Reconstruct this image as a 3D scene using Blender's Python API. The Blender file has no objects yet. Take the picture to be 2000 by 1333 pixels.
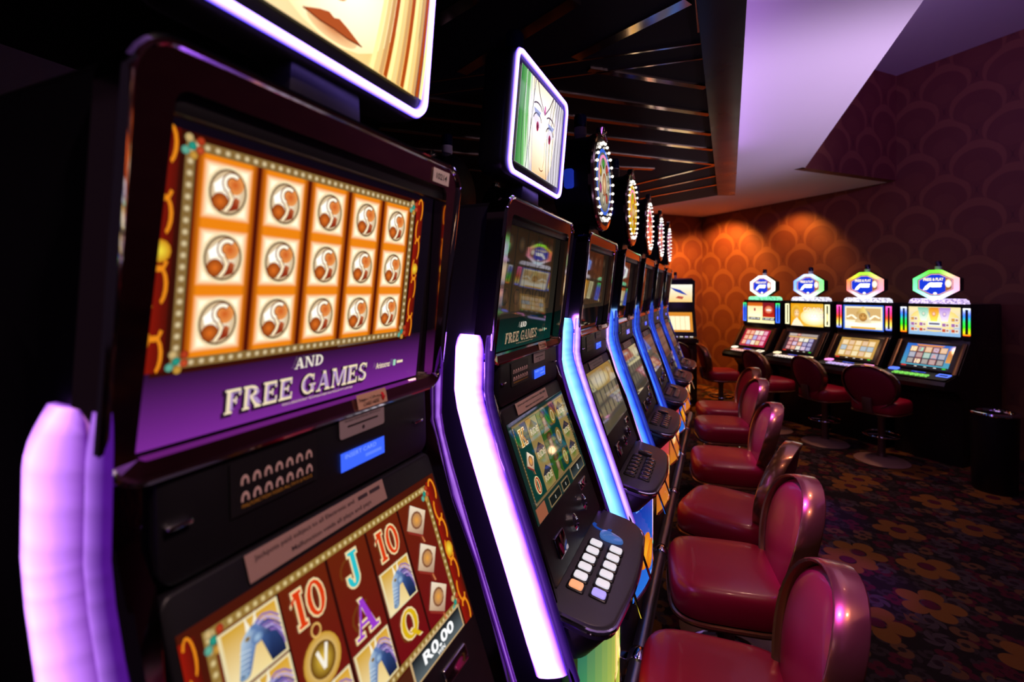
import bpy, bmesh, math, random
from mathutils import Vector, Matrix
random.seed(7)
PI = math.pi
scene = bpy.context.scene
col = scene.collection

# ------------------------------------------------------------------ camera, world, lights, exposure
H_EYE = 1.65
FPX = 944.4
YAW = math.atan(400 / 944.4)
cam_d = bpy.data.cameras.new('camera')
cam_d.sensor_width = 36; cam_d.lens = 17.0
cam_d.shift_y = -(666.5 - 568) / 2000
cam_d.clip_start = 0.02
cam_d.dof.use_dof = True; cam_d.dof.focus_distance = 1.35; cam_d.dof.aperture_fstop = 3.2
cam = bpy.data.objects.new('camera', cam_d); col.objects.link(cam)
cam.location = (0, 0, H_EYE); cam.rotation_euler = (PI / 2, 0, YAW)
scene.camera = cam
scene.view_settings.view_transform = 'Standard'
scene.view_settings.look = 'None'
scene.view_settings.gamma = 1
scene.view_settings.use_curve_mapping = False
scene.view_settings.exposure = 0.0

world = bpy.data.worlds.new('world'); scene.world = world
world.use_nodes = True
bg = world.node_tree.nodes['Background']
bg.inputs[0].default_value = (0.72, 0.40, 0.72, 1); bg.inputs[1].default_value = 0.012

def lamp(name, kind, loc, energy, color, target=None, **kw):
    l = bpy.data.lights.new(name, kind); l.energy = energy; l.color = color
    for k, v in kw.items(): setattr(l, k, v)
    o = bpy.data.objects.new(name, l); col.objects.link(o); o.location = loc
    if target is not None:
        d = Vector(target) - Vector(loc)
        o.rotation_euler = d.to_track_quat('-Z', 'Y').to_euler()
    return o

# amber wall washers recessed in the soffit
for (p, q, e, s) in (((-0.85, 7.85, 2.9), (-1.1, 8.45, 1.3), 190, 120), ((-0.1, 8.2, 2.9), (0.1, 8.95, 1.3), 200, 115),
                     ((0.75, 7.5, 2.9), (1.1, 8.05, 1.6), 70, 100)):
    lamp('amber_wall_washer', 'SPOT', p, e, (1.0, 0.36, 0.05), q, spot_size=math.radians(s), spot_blend=0.6, shadow_soft_size=0.05)
# dim ceiling downlights over the aisle and the seats
for (x, y) in ((0.42, 1.2), (0.42, 2.6), (0.42, 4.2)):
    lamp('aisle_downlight', 'SPOT', (x, y, 2.92), 26, (1.0, 0.60, 0.42), (x - 0.25, y, 0), spot_size=math.radians(70), spot_blend=0.7, shadow_soft_size=0.06)
lamp('aisle_downlight', 'SPOT', (0.62, 0.25, 2.92), 75, (1.0, 0.66, 0.60), (-0.42, 0.62, 1.30), spot_size=math.radians(50), spot_blend=0.8, shadow_soft_size=0.06)  # added fill spot, brightens the first machine's front panel and labels
lamp('aisle_downlight', 'SPOT', (0.62, 5.75, 2.92), 60, (1.0, 0.50, 0.26), (0.95, 6.0, 0), spot_size=math.radians(72), spot_blend=0.8, shadow_soft_size=0.06)
lamp('aisle_downlight', 'SPOT', (1.6, 3.6, 4.1), 22, (1.0, 0.55, 0.35), (1.6, 4.6, 0), spot_size=math.radians(75), spot_blend=0.8, shadow_soft_size=0.08)
# added violet fill spots below the canopy, no fixture, tinting the chair backs
for (x, y, e) in ((-.10, 1.30, 190), (-.10, 1.92, 190), (-.06, 3.2, 170), (-.04, 4.1, 120)):
    lamp('violet_chair_fill', 'SPOT', (x, y, 2.50), e, (0.42, 0.07, 1.0), (0.37, y + .06, 0.90), spot_size=math.radians(19), spot_blend=0.8, shadow_soft_size=0.04)
# added violet fill spots out of view, colouring the low ceiling
lamp('violet_ceiling_fill', 'SPOT', (2.7, 2.3, 0.5), 540, (0.82, 0.62, 1.0), (0.30, 4.2, 2.95), spot_size=math.radians(54), spot_blend=0.8, shadow_soft_size=0.12)
lamp('violet_ceiling_fill', 'SPOT', (2.5, 0.6, 0.5), 120, (0.82, 0.56, 0.95), (0.35, 2.3, 2.95), spot_size=math.radians(58), spot_blend=0.8, shadow_soft_size=0.12)
lamp('violet_bay_fill', 'AREA', (2.6, 0.6, 3.4), 15, (0.45, 0.16, 1.0), (1.8, 5.2, 4.19), shape='DISK', size=0.3, spread=math.radians(70))  # added fill out of view, tints the raised ceiling violet

# ------------------------------------------------------------------ helpers
def lin(c): return c / 12.92 if c <= 0.04045 else ((c + 0.055) / 1.055) ** 2.4
def C(h, k=1.0):
    h = h.lstrip('#')
    return tuple(lin(int(h[i:i + 2], 16) / 255) * k for i in (0, 2, 4))
def mixc(a, b, t): return tuple(a[i] + (b[i] - a[i]) * t for i in range(3))

def link_input(m, name): return m.node_tree.nodes['Principled BSDF'].inputs[name]
def mat(name, color, rough=0.5, metal=0.0, emit=None, es=0.0, coat=0.0, spec=0.5, trans=0.0, ior=None, noise=0.0, nscale=60.0, bump=0.0):
    m = bpy.data.materials.new(name); m.use_nodes = True
    nt = m.node_tree; b = nt.nodes['Principled BSDF']
    b.inputs['Base Color'].default_value = (*color, 1)
    b.inputs['Roughness'].default_value = rough; b.inputs['Metallic'].default_value = metal
    b.inputs['Specular IOR Level'].default_value = spec; b.inputs['Coat Weight'].default_value = coat
    b.inputs['Coat Roughness'].default_value = 0.04
    if trans: b.inputs['Transmission Weight'].default_value = trans
    if ior: b.inputs['IOR'].default_value = ior
    if emit:
        b.inputs['Emission Color'].default_value = (*emit, 1); b.inputs['Emission Strength'].default_value = es
    if noise or bump:
        tc = nt.nodes.new('ShaderNodeTexCoord'); nz = nt.nodes.new('ShaderNodeTexNoise')
        nz.inputs['Scale'].default_value = nscale; nz.inputs['Detail'].default_value = 3
        nt.links.new(tc.outputs['Object'], nz.inputs['Vector'])
        if noise:
            mr = nt.nodes.new('ShaderNodeMapRange')
            mr.inputs['To Min'].default_value = max(0.0, rough - noise); mr.inputs['To Max'].default_value = min(1, rough + noise)
            nt.links.new(nz.outputs['Fac'], mr.inputs['Value']); nt.links.new(mr.outputs['Result'], b.inputs['Roughness'])
        if bump:
            bp = nt.nodes.new('ShaderNodeBump'); bp.inputs['Strength'].default_value = bump; bp.inputs['Distance'].default_value = 0.002
            nt.links.new(nz.outputs['Fac'], bp.inputs['Height']); nt.links.new(bp.outputs['Normal'], b.inputs['Normal'])
    return m

def attr_mat(name, emissive, strength=1.0, rough=0.08, spec=0.5):
    m = bpy.data.materials.new(name); m.use_nodes = True
    nt = m.node_tree; b = nt.nodes['Principled BSDF']
    a = nt.nodes.new('ShaderNodeAttribute'); a.attribute_name = 'Col'
    b.inputs['Roughness'].default_value = rough; b.inputs['Specular IOR Level'].default_value = spec
    if emissive:
        b.inputs['Base Color'].default_value = (0.004, 0.004, 0.005, 1)
        nt.links.new(a.outputs['Color'], b.inputs['Emission Color']); b.inputs['Emission Strength'].default_value = strength
    else:
        nt.links.new(a.outputs['Color'], b.inputs['Base Color'])
    return m

M = {}
M['body'] = mat('cabinet_plastic', (0.009, 0.007, 0.013), 0.42, noise=0.08, spec=0.35)
M['black'] = mat('satin_black', (0.006, 0.006, 0.008), 0.35, noise=0.06)
M['matte'] = mat('matte_black', (0.008, 0.007, 0.009), 0.7)
M['panel'] = mat('charcoal_panel', (0.008, 0.007, 0.010), 0.42, noise=0.05, spec=0.3)
M['chrome'] = mat('chrome', (0.82, 0.80, 0.86), 0.06, 1.0)
M['darkchrome'] = mat('smoked_chrome', (0.30, 0.24, 0.30), 0.07, 1.0)
M['archchrome'] = mat('bronze_mirror_chrome', (0.62, 0.46, 0.44), 0.09, 1.0)
M['deck'] = mat('deck_grey', (0.055, 0.052, 0.075), 0.38, noise=0.06, nscale=200)
M['steel'] = mat('brushed_steel', (0.42, 0.42, 0.45), 0.32, 1.0)
M['bench'] = mat('bench_black', (0.02, 0.022, 0.035), 0.25, 0.3)
M['screen'] = attr_mat('screen_image', True, 1.0, 0.05, 0.55)
M['dimscreen'] = attr_mat('screen_image_behind_glass', True, 1.0, 0.03, 1.0)
M['print'] = attr_mat('printed_label', False, rough=0.4)
M['led'] = attr_mat('led_diffuser', True, 1.0, 0.25, 0.5)
M['vinyl'] = mat('red_vinyl', (0.36, 0.005, 0.030), 0.36, noise=0.06, nscale=14, bump=0.15, coat=0.15)
M['vinylback'] = mat('maroon_vinyl', (0.27, 0.006, 0.028), 0.5, noise=0.05, nscale=20)
M['bronze'] = mat('bronze_lacquer', (0.34, 0.13, 0.06), 0.26, 0.75, coat=0.5)
M['post'] = mat('chair_post_metal', (0.24, 0.15, 0.12), 0.4, 0.8)
M['base'] = mat('chair_base_enamel', (0.34, 0.19, 0.15), 0.45, 0.1)
M['mirror'] = mat('bronze_mirror', (1.0, 0.76, 0.52), 0.13, 1.0)
M['canopy'] = mat('canopy_black', (0.003, 0.0025, 0.004), 0.6, spec=0.12)
M['canopyedge'] = mat('canopy_gloss', (0.012, 0.015, 0.016), 0.3, 0.0, noise=0.1, nscale=6, spec=0.15)
M['ceil'] = mat('ceiling_paint', (0.74, 0.68, 0.76), 0.85)
M['beaconwhite'] = mat('beacon_white', (0.55, 0.5, 0.55), 0.3)
M['beaconblue'] = mat('beacon_navy', (0.003, 0.004, 0.03), 0.2)
M['bulb'] = mat('bulb_glow', (1, 0.95, 0.85), 0.2, emit=(1.0, 0.93, 0.8), es=1.6)
M['bluelens'] = mat('blue_lens', (0.05, 0.16, 0.5), 0.08, emit=(0.07, 0.2, 0.6), es=0.5, coat=0.6)
M['btnwhite'] = mat('lit_button_white', (0.6, 0.6, 0.62), 0.2, emit=(0.75, 0.78, 0.85), es=0.75)
M['btnorange'] = mat('lit_button_orange', (0.6, 0.3, 0.2), 0.2, emit=(1.0, 0.42, 0.18), es=0.8)
M['btnviolet'] = mat('lit_button_violet', (0.3, 0.3, 0.6), 0.2, emit=(0.42, 0.36, 1.0), es=0.8)
M['btndark'] = mat('clear_button', (0.10, 0.09, 0.12), 0.12, 0.4, coat=0.6)
M['wheelblue'] = mat('blue_glow_plastic', (0.02, 0.04, 0.5), 0.25, emit=(0.03, 0.08, 0.9), es=0.25)

def finish(me, name, material, parent, smooth=False):
    o = bpy.data.objects.new(name, me); col.objects.link(o)
    if material is not None: me.materials.append(material)
    if smooth:
        for p in me.polygons: p.use_smooth = True
    if parent is not None: o.parent = parent
    return o

def obj_bm(name, bm, material, parent=None, smooth=False):
    bmesh.ops.recalc_face_normals(bm, faces=bm.faces[:])
    me = bpy.data.meshes.new(name); bm.to_mesh(me); bm.free()
    o = finish(me, name, material, parent, smooth)
    if smooth:
        try: me.set_sharp_from_angle(angle=math.radians(38))
        except Exception: pass
    return o

def obj_vf(name, vs, fs, material, parent=None, smooth=False):
    bm = bmesh.new(); bv = [bm.verts.new(v) for v in vs]
    for f in fs:
        try: bm.faces.new([bv[i] for i in f])
        except ValueError: pass
    return obj_bm(name, bm, material, parent, smooth)

def box_bm(x0, x1, y0, y1, z0, z1, bev=0.0, seg=2):
    bm = bmesh.new()
    bmesh.ops.create_cube(bm, size=1)
    for v in bm.verts:
        v.co = Vector(((x0 + x1) / 2 + v.co.x * (x1 - x0), (y0 + y1) / 2 + v.co.y * (y1 - y0), (z0 + z1) / 2 + v.co.z * (z1 - z0)))
    if bev > 0: bmesh.ops.bevel(bm, geom=bm.edges[:], offset=bev, segments=seg, profile=0.5, affect='EDGES')
    return bm
def box(name, x0, x1, y0, y1, z0, z1, material, parent=None, bev=0.0, seg=2):
    return obj_bm(name, box_bm(x0, x1, y0, y1, z0, z1, bev, seg), material, parent, bev > 0)

def prism_bm(pts, mapf, d0, d1, bev=0.0, seg=2):
    """pts: 2-D outline; mapf(u, v, d) -> xyz; extruded from depth d0 to d1"""
    bm = bmesh.new()
    a = [bm.verts.new(mapf(u, v, d0)) for u, v in pts]; b = [bm.verts.new(mapf(u, v, d1)) for u, v in pts]
    n = len(pts)
    fa = bm.faces.new(a); fb = bm.faces.new(b[::-1])
    for i in range(n): bm.faces.new((a[i], b[i], b[(i + 1) % n], a[(i + 1) % n]))
    bmesh.ops.recalc_face_normals(bm, faces=bm.faces[:])
    if bev > 0:
        es = list({e for f in (fa, fb) for e in f.edges})
        bmesh.ops.bevel(bm, geom=es, offset=bev, segments=seg, profile=0.5, affect='EDGES')
    return bm
def prism(name, pts, mapf, d0, d1, material, parent=None, bev=0.0, seg=2):
    return obj_bm(name, prism_bm(pts, mapf, d0, d1, bev, seg), material, parent, True)

def frame_bm(outer, inner, mapf, d0, d1):
    """ring between two outlines of equal count, extruded"""
    bm = bmesh.new(); n = len(outer)
    L = [[bm.verts.new(mapf(u, v, d)) for u, v in o] for d in (d0, d1) for o in (outer, inner)]
    o0, i0, o1, i1 = L
    for k in range(n):
        j = (k + 1) % n
        bm.faces.new((o0[k], o0[j], i0[j], i0[k])); bm.faces.new((o1[k], i1[k], i1[j], o1[j]))
        bm.faces.new((o0[k], o1[k], o1[j], o0[j])); bm.faces.new((i0[k], i0[j], i1[j], i1[k]))
    return bm

def lathe(name, prof, material, parent=None, seg=28, axis='z', center=(0, 0, 0)):
    vs, fs = [], []
    for r, h in prof:
        for k in range(seg):
            t = 2 * PI * k / seg; c, s = r * math.cos(t), r * math.sin(t)
            p = (c, s, h) if axis == 'z' else (h, c, s) if axis == 'x' else (c, h, s)
            vs.append((p[0] + center[0], p[1] + center[1], p[2] + center[2]))
    for i in range(len(prof) - 1):
        for k in range(seg):
            fs.append((i * seg + k, i * seg + (k + 1) % seg, (i + 1) * seg + (k + 1) % seg, (i + 1) * seg + k))
    fs.append(tuple(range(seg))); fs.append(tuple((len(prof) - 1) * seg + k for k in range(seg)))
    return obj_vf(name, vs, fs, material, parent, True)

def tube(name, path, r, material, parent=None, seg=10, closed=False):
    pts = [Vector(p) for p in path]; n = len(pts); vs, fs = [], []
    up = Vector((0, 0, 1))
    for i, p in enumerate(pts):
        a = pts[(i - 1) % n] if (closed or i > 0) else p; b = pts[(i + 1) % n] if (closed or i < n - 1) else p
        d = (b - a).normalized(); s = d.cross(up)
        if s.length < 1e-4: s = d.cross(Vector((1, 0, 0)))
        s.normalize(); t = s.cross(d)
        for k in range(seg):
            q = 2 * PI * k / seg; vs.append(p + s * (r * math.cos(q)) + t * (r * math.sin(q)))
    m = n if closed else n - 1
    for i in range(m):
        for k in range(seg):
            j = (i + 1) % n
            fs.append((i * seg + k, i * seg + (k + 1) % seg, j * seg + (k + 1) % seg, j * seg + k))
    if not closed: fs += [tuple(range(seg)), tuple((n - 1) * seg + k for k in range(seg))]
    return obj_vf(name, vs, fs, material, parent, True)

def rrect(u0, u1, v0, v1, r, n=5):
    pts = []
    for cx, cy, a0 in ((u1 - r, v1 - r, 0), (u0 + r, v1 - r, 90), (u0 + r, v0 + r, 180), (u1 - r, v0 + r, 270)):
        for k in range(n + 1):
            t = math.radians(a0 + 90 * k / n); pts.append((cx + r * math.cos(t), cy + r * math.sin(t)))
    return pts

def empty(name, loc, rz, label, cat, group=None):
    o = bpy.data.objects.new(name, None); col.objects.link(o)
    o.location = loc; o.rotation_euler = (0, 0, rz); o.empty_display_size = 0.1
    tag(o, label, cat, group); return o
def tag(o, label=None, cat=None, group=None, kind=None):
    if label: o['label'] = label
    if cat: o['category'] = cat
    if group: o['group'] = group
    if kind: o['kind'] = kind
    return o

# ------------------------------------------------------------------ flat print: coloured polygons in a (u, v) picture, laid on a surface
_tc = {}
def text_mesh(s, bold):
    key = (s, bold)
    if key in _tc: return _tc[key]
    cu = bpy.data.curves.new('lettering', 'FONT'); cu.body = s; cu.size = 1.0; cu.resolution_u = 3; cu.offset = bold; cu.fill_mode = 'FRONT'
    o = bpy.data.objects.new('lettering', cu)
    col.objects.link(o)
    dg = bpy.context.evaluated_depsgraph_get(); ev = o.evaluated_get(dg); me = ev.to_mesh()
    vs = [(v.co.x, v.co.y) for v in me.vertices]; fs = [tuple(p.vertices) for p in me.polygons]
    ev.to_mesh_clear(); bpy.data.objects.remove(o); bpy.data.curves.remove(cu)
    _tc[key] = (vs, fs); return vs, fs

class Print:
    def __init__(s): s.v, s.f, s.c, s.l = [], [], [], 0
    def up(s): s.l += 1; return s
    def poly(s, pts, c):
        b = len(s.v); cs = c if isinstance(c, list) else [c] * len(pts)
        for p, k in zip(pts, cs): s.v.append((p[0], p[1], s.l)); s.c.append(k)
        s.f.append(tuple(range(b, b + len(pts))))
    def rect(s, u0, v0, u1, v1, c): s.poly([(u0, v0), (u1, v0), (u1, v1), (u0, v1)], c)
    def vgrad(s, u0, v0, u1, v1, cb, ct): s.poly([(u0, v0), (u1, v0), (u1, v1), (u0, v1)], [cb, cb, ct, ct])
    def hgrad(s, u0, v0, u1, v1, cl, cr): s.poly([(u0, v0), (u1, v0), (u1, v1), (u0, v1)], [cl, cr, cr, cl])
    def soft(s, u0, v0, u1, v1, ci, co, w, wv=None):
        wv = wv or w
        o = [(u0, v0), (u1, v0), (u1, v1), (u0, v1)]; i = [(u0 + w, v0 + wv), (u1 - w, v0 + wv), (u1 - w, v1 - wv), (u0 + w, v1 - wv)]
        for k in range(4):
            j = (k + 1) % 4; s.poly([o[k], o[j], i[j], i[k]], [co, co, ci, ci])
        s.poly(i, ci)
    def disc(s, cu, cv, ru, rv, c, ce=None, n=22, a0=0, a1=360):
        ce = ce or c
        for k in range(n):
            t0 = math.radians(a0 + (a1 - a0) * k / n); t1 = math.radians(a0 + (a1 - a0) * (k + 1) / n)
            s.poly([(cu, cv), (cu + ru * math.cos(t0), cv + rv * math.sin(t0)), (cu + ru * math.cos(t1), cv + rv * math.sin(t1))], [c, ce, ce])
    def arc(s, cu, cv, ru, rv, w, a0, a1, c, n=14, ww=None):
        ww = ww or w
        for k in range(n):
            t0 = math.radians(a0 + (a1 - a0) * k / n); t1 = math.radians(a0 + (a1 - a0) * (k + 1) / n)
            s.poly([(cu + (ru - w) * math.cos(t0), cv + (rv - ww) * math.sin(t0)), (cu + ru * math.cos(t0), cv + rv * math.sin(t0)),
                    (cu + ru * math.cos(t1), cv + rv * math.sin(t1)), (cu + (ru - w) * math.cos(t1), cv + (rv - ww) * math.sin(t1))], c)
    def stroke(s, pts, w, c):
        for (a, b) in zip(pts, pts[1:]):
            d = Vector((b[0] - a[0], b[1] - a[1])); n = Vector((-d.y, d.x)).normalized() * w / 2
            s.poly([(a[0] - n.x, a[1] - n.y), (b[0] - n.x, b[1] - n.y), (b[0] + n.x, b[1] + n.y), (a[0] + n.x, a[1] + n.y)], c)
    def text(s, t, u, v, h, c, width=None, bold=0.02, center=True):
        vs, fs = text_mesh(t, bold)
        if not vs: return
        x0 = min(p[0] for p in vs); x1 = max(p[0] for p in vs); y0 = min(p[1] for p in vs); y1 = max(p[1] for p in vs)
        k = h / (y1 - y0); kx = width / (x1 - x0) if width else k
        ou = u - (x1 - x0) * kx / 2 if center else u
        b = len(s.v)
        for p in vs: s.v.append((ou + (p[0] - x0) * kx, v + (p[1] - y0) * k, s.l)); s.c.append(c)
        s.f += [tuple(b + i for i in f) for f in fs]
    # slab-serif letters, unit height
    def serif(s, t, u, v, h, width, c, grow=0.0):
        W = {'F': .86, 'R': 1.04, 'E': .9, 'G': 1.05, 'A': 1.05, 'M': 1.25, 'S': .82, 'N': 1.1, 'D': 1.0, ' ': .45, '1': .62, '0': .86, 'J': .72, 'Q': 1.0, 'K': 1.04}
        tot = sum(W[ch] for ch in t); k = width / tot; x = u - width / 2; g = grow
        def R(a, b, a2, b2): s.poly([(x + (a - g) * k, v + (b - g) * h), (x + (a2 + g) * k, v + (b - g) * h), (x + (a2 + g) * k, v + (b2 + g) * h), (x + (a - g) * k, v + (b2 + g) * h)], c)
        def Q(*p): 
            cx = sum(q[0] for q in p) / len(p); cy = sum(q[1] for q in p) / len(p)
            s.poly([(x + (q[0] + g * (1 if q[0] > cx else -1)) * k, v + (q[1] + g * (1 if q[1] > cy else -1)) * h) for q in p], c)
        def A(cu, cv, ru, rv, w, wv, a0, a1): s.arc(x + cu * k, v + cv * h, (ru + g) * k, (rv + g) * h, (w + 2 * g) * k, a0, a1, c, 14, (wv + 2 * g) * h)
        def stem(a, w=.2, z0=0, z1=1): R(a, z0, a + w, z1); R(a - .08, z0, a + w + .08, z0 + .09); R(a - .08, z1 - .09, a + w + .08, z1)
        for ch in t:
            if ch in 'FE':
                stem(.12); R(.12, .88, .76, 1); R(.69, .7, .77, 1); R(.3, .46, .58, .57); R(.53, .37, .6, .66)
                if ch == 'E': R(.12, 0, .8, .12); R(.74, 0, .82, .32)
            elif ch == 'R': stem(.12); A(.38, .74, .42, .26, .2, .11, -90, 90); R(.3, .89, .4, 1); R(.3, .48, .4, .59); Q((.38, .5), (.6, .5), (.96, .04), (.7, .04)); R(.66, 0, 1.0, .09)
            elif ch == 'D': stem(.12); A(.36, .5, .54, .5, .2, .11, -90, 90); R(.3, .89, .4, 1); R(.3, 0, .4, .11)
            elif ch == 'A': Q((.12, .02), (.22, .02), (.54, .98), (.46, .98)); Q((.42, 1), (.6, 1), (.94, .02), (.7, .02)); R(.28, .28, .76, .37); R(.02, 0, .34, .08); R(.62, 0, 1.02, .08)
            elif ch == 'N': stem(.12, .1); R(.82, 0, .92, 1); R(.74, .91, 1.0, 1); Q((.1, 1), (.32, 1), (.92, 0), (.72, 0))
            elif ch == 'M': stem(.12, .1); stem(.94, .2); Q((.12, 1), (.34, 1), (.66, .05), (.54, .05)); Q((.54, .05), (.66, .05), (1.0, 1), (.9, 1))
            elif ch == 'G': A(.52, .5, .46, .5, .2, .1, 50, 325); R(.68, .06, .88, .46); R(.58, .4, .98, .49); R(.78, .66, .86, .96)
            elif ch == 'S': A(.41, .745, .33, .255, .17, .1, 25, 270); A(.41, .255, .33, .255, .17, .1, -155, 90); R(.66, .7, .73, .97); R(.08, .03, .15, .3)
            elif ch == '1': stem(.24, .2); Q((.06, .78), (.06, .68), (.26, .84), (.26, .96))
            elif ch == '0': A(.43, .5, .38, .5, .19, .1, 0, 360)
            elif ch == 'J': R(.38, .25, .58, 1); R(.28, .91, .68, 1); A(.32, .25, .26, .25, .2, .1, -180, 0); R(.06, .2, .2, .34)
            elif ch == 'Q': A(.5, .5, .44, .5, .2, .1, 0, 360); Q((.44, .22), (.62, .26), (.98, -.12), (.78, -.12))
            elif ch == 'K': stem(.12); Q((.3, .42), (.36, .32), (.88, .92), (.74, .98)); Q((.42, .58), (.6, .64), (.96, .04), (.72, .04)); R(.64, .91, .98, 1); R(.64, 0, 1.02, .09)
            x += W[ch] * k
    def build(s, name, mapf, material, parent, dl=0.0005):
        me = bpy.data.meshes.new(name)
        me.from_pydata([mapf(u, v, 0.001 + l * dl) for u, v, l in s.v], [], s.f)
        at = me.color_attributes.new('Col', 'FLOAT_COLOR', 'POINT')
        flat = []
        for c in s.c: flat += [c[0], c[1], c[2], 1.0]
        at.data.foreach_set('color', flat)
        return finish(me, name, material, parent)

def plane_map(o, up, right=(0, 1, 0)):
    o = Vector(o); U = Vector(right).normalized(); V = Vector(up).normalized(); N = U.cross(V)
    return lambda u, v, d: tuple(o + U * u + V * v + N * d)

# ------------------------------------------------------------------ node expression helper for the surfaces
class NX:
    def __init__(s, nt, sock): s.nt, s.k = nt, sock
    def _m(s, op, *a):
        n = s.nt.nodes.new('ShaderNodeMath'); n.operation = op
        for i, q in enumerate((s,) + a):
            if isinstance(q, NX): s.nt.links.new(q.k, n.inputs[i])
            else: n.inputs[i].default_value = q
        return NX(s.nt, n.outputs[0])
    def __add__(s, o): return s._m('ADD', o)
    def __sub__(s, o): return s._m('SUBTRACT', o)
    def __mul__(s, o): return s._m('MULTIPLY', o)
    def __truediv__(s, o): return s._m('DIVIDE', o)
    def f(s, op, *a): return s._m(op, *a)
    def step(s, e, w):   # 1 where s < e, soft over w
        n = s.nt.nodes.new('ShaderNodeMapRange'); n.interpolation_type = 'SMOOTHSTEP'
        s.nt.links.new(s.k, n.inputs['Value']); n.inputs['From Min'].default_value = e - w; n.inputs['From Max'].default_value = e + w
        n.inputs['To Min'].default_value = 1; n.inputs['To Max'].default_value = 0
        return NX(s.nt, n.outputs['Result'])
def mixn(nt, fac, a, b):
    n = nt.nodes.new('ShaderNodeMix'); n.data_type = 'RGBA'
    nt.links.new(fac.k, n.inputs[0])
    for q, i in ((a, 6), (b, 7)):
        if isinstance(q, tuple): n.inputs[i].default_value = (*q, 1)
        else: nt.links.new(q, n.inputs[i])
    return n.outputs[2]

def wallpaper():
    m = bpy.data.materials.new('onion_wallpaper'); m.use_nodes = True; nt = m.node_tree; b = nt.nodes['Principled BSDF']
    uv = nt.nodes.new('ShaderNodeUVMap'); uv.uv_map = 'UVMap'
    sx = nt.nodes.new('ShaderNodeSeparateXYZ'); nt.links.new(uv.outputs[0], sx.inputs[0])
    U = NX(nt, sx.outputs[0]) / 0.56; V = NX(nt, sx.outputs[1]) / 0.60
    base = (0.088, 0.022, 0.013); ring = (0.20, 0.070, 0.030); core = (0.140, 0.036, 0.020)
    out = base
    for (du, dv) in ((0.0, 0.0), (0.5, 0.5)):
        u = (U + du).f('FRACT') - 0.5; v = (V + dv).f('FRACT') - 0.5
        au = u.f('ABSOLUTE')
        # onion: ogee outline, pointed above, round below
        wv = ((v * (2 * PI)).f('COSINE') * 0.5 + 0.5).f('POWER', 0.8) * 0.5
        edge = au - wv
        r1 = ((u * u) + (v + 0.02) * (v + 0.02) * 1.2).f('SQRT')
        r2 = ((u * u) + (v + 0.10) * (v + 0.10) * 1.25).f('SQRT')
        inside = edge.step(-0.015, 0.012)
        out = mixn(nt, inside * 0.9, out, core)
        crescent = r1.step(0.42, 0.012) * (r2.step(0.36, 0.012) * -1.0 + 1.0) * inside
        out = mixn(nt, crescent, out, ring)
        r3 = ((u * u) + (v + 0.17) * (v + 0.17) * 1.3).f('SQRT')
        out = mixn(nt, r3.step(0.2, 0.015) * 0.22, out, ring)
    nt.links.new(out, b.inputs['Base Color']); b.inputs['Roughness'].default_value = 0.62
    return m
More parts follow.
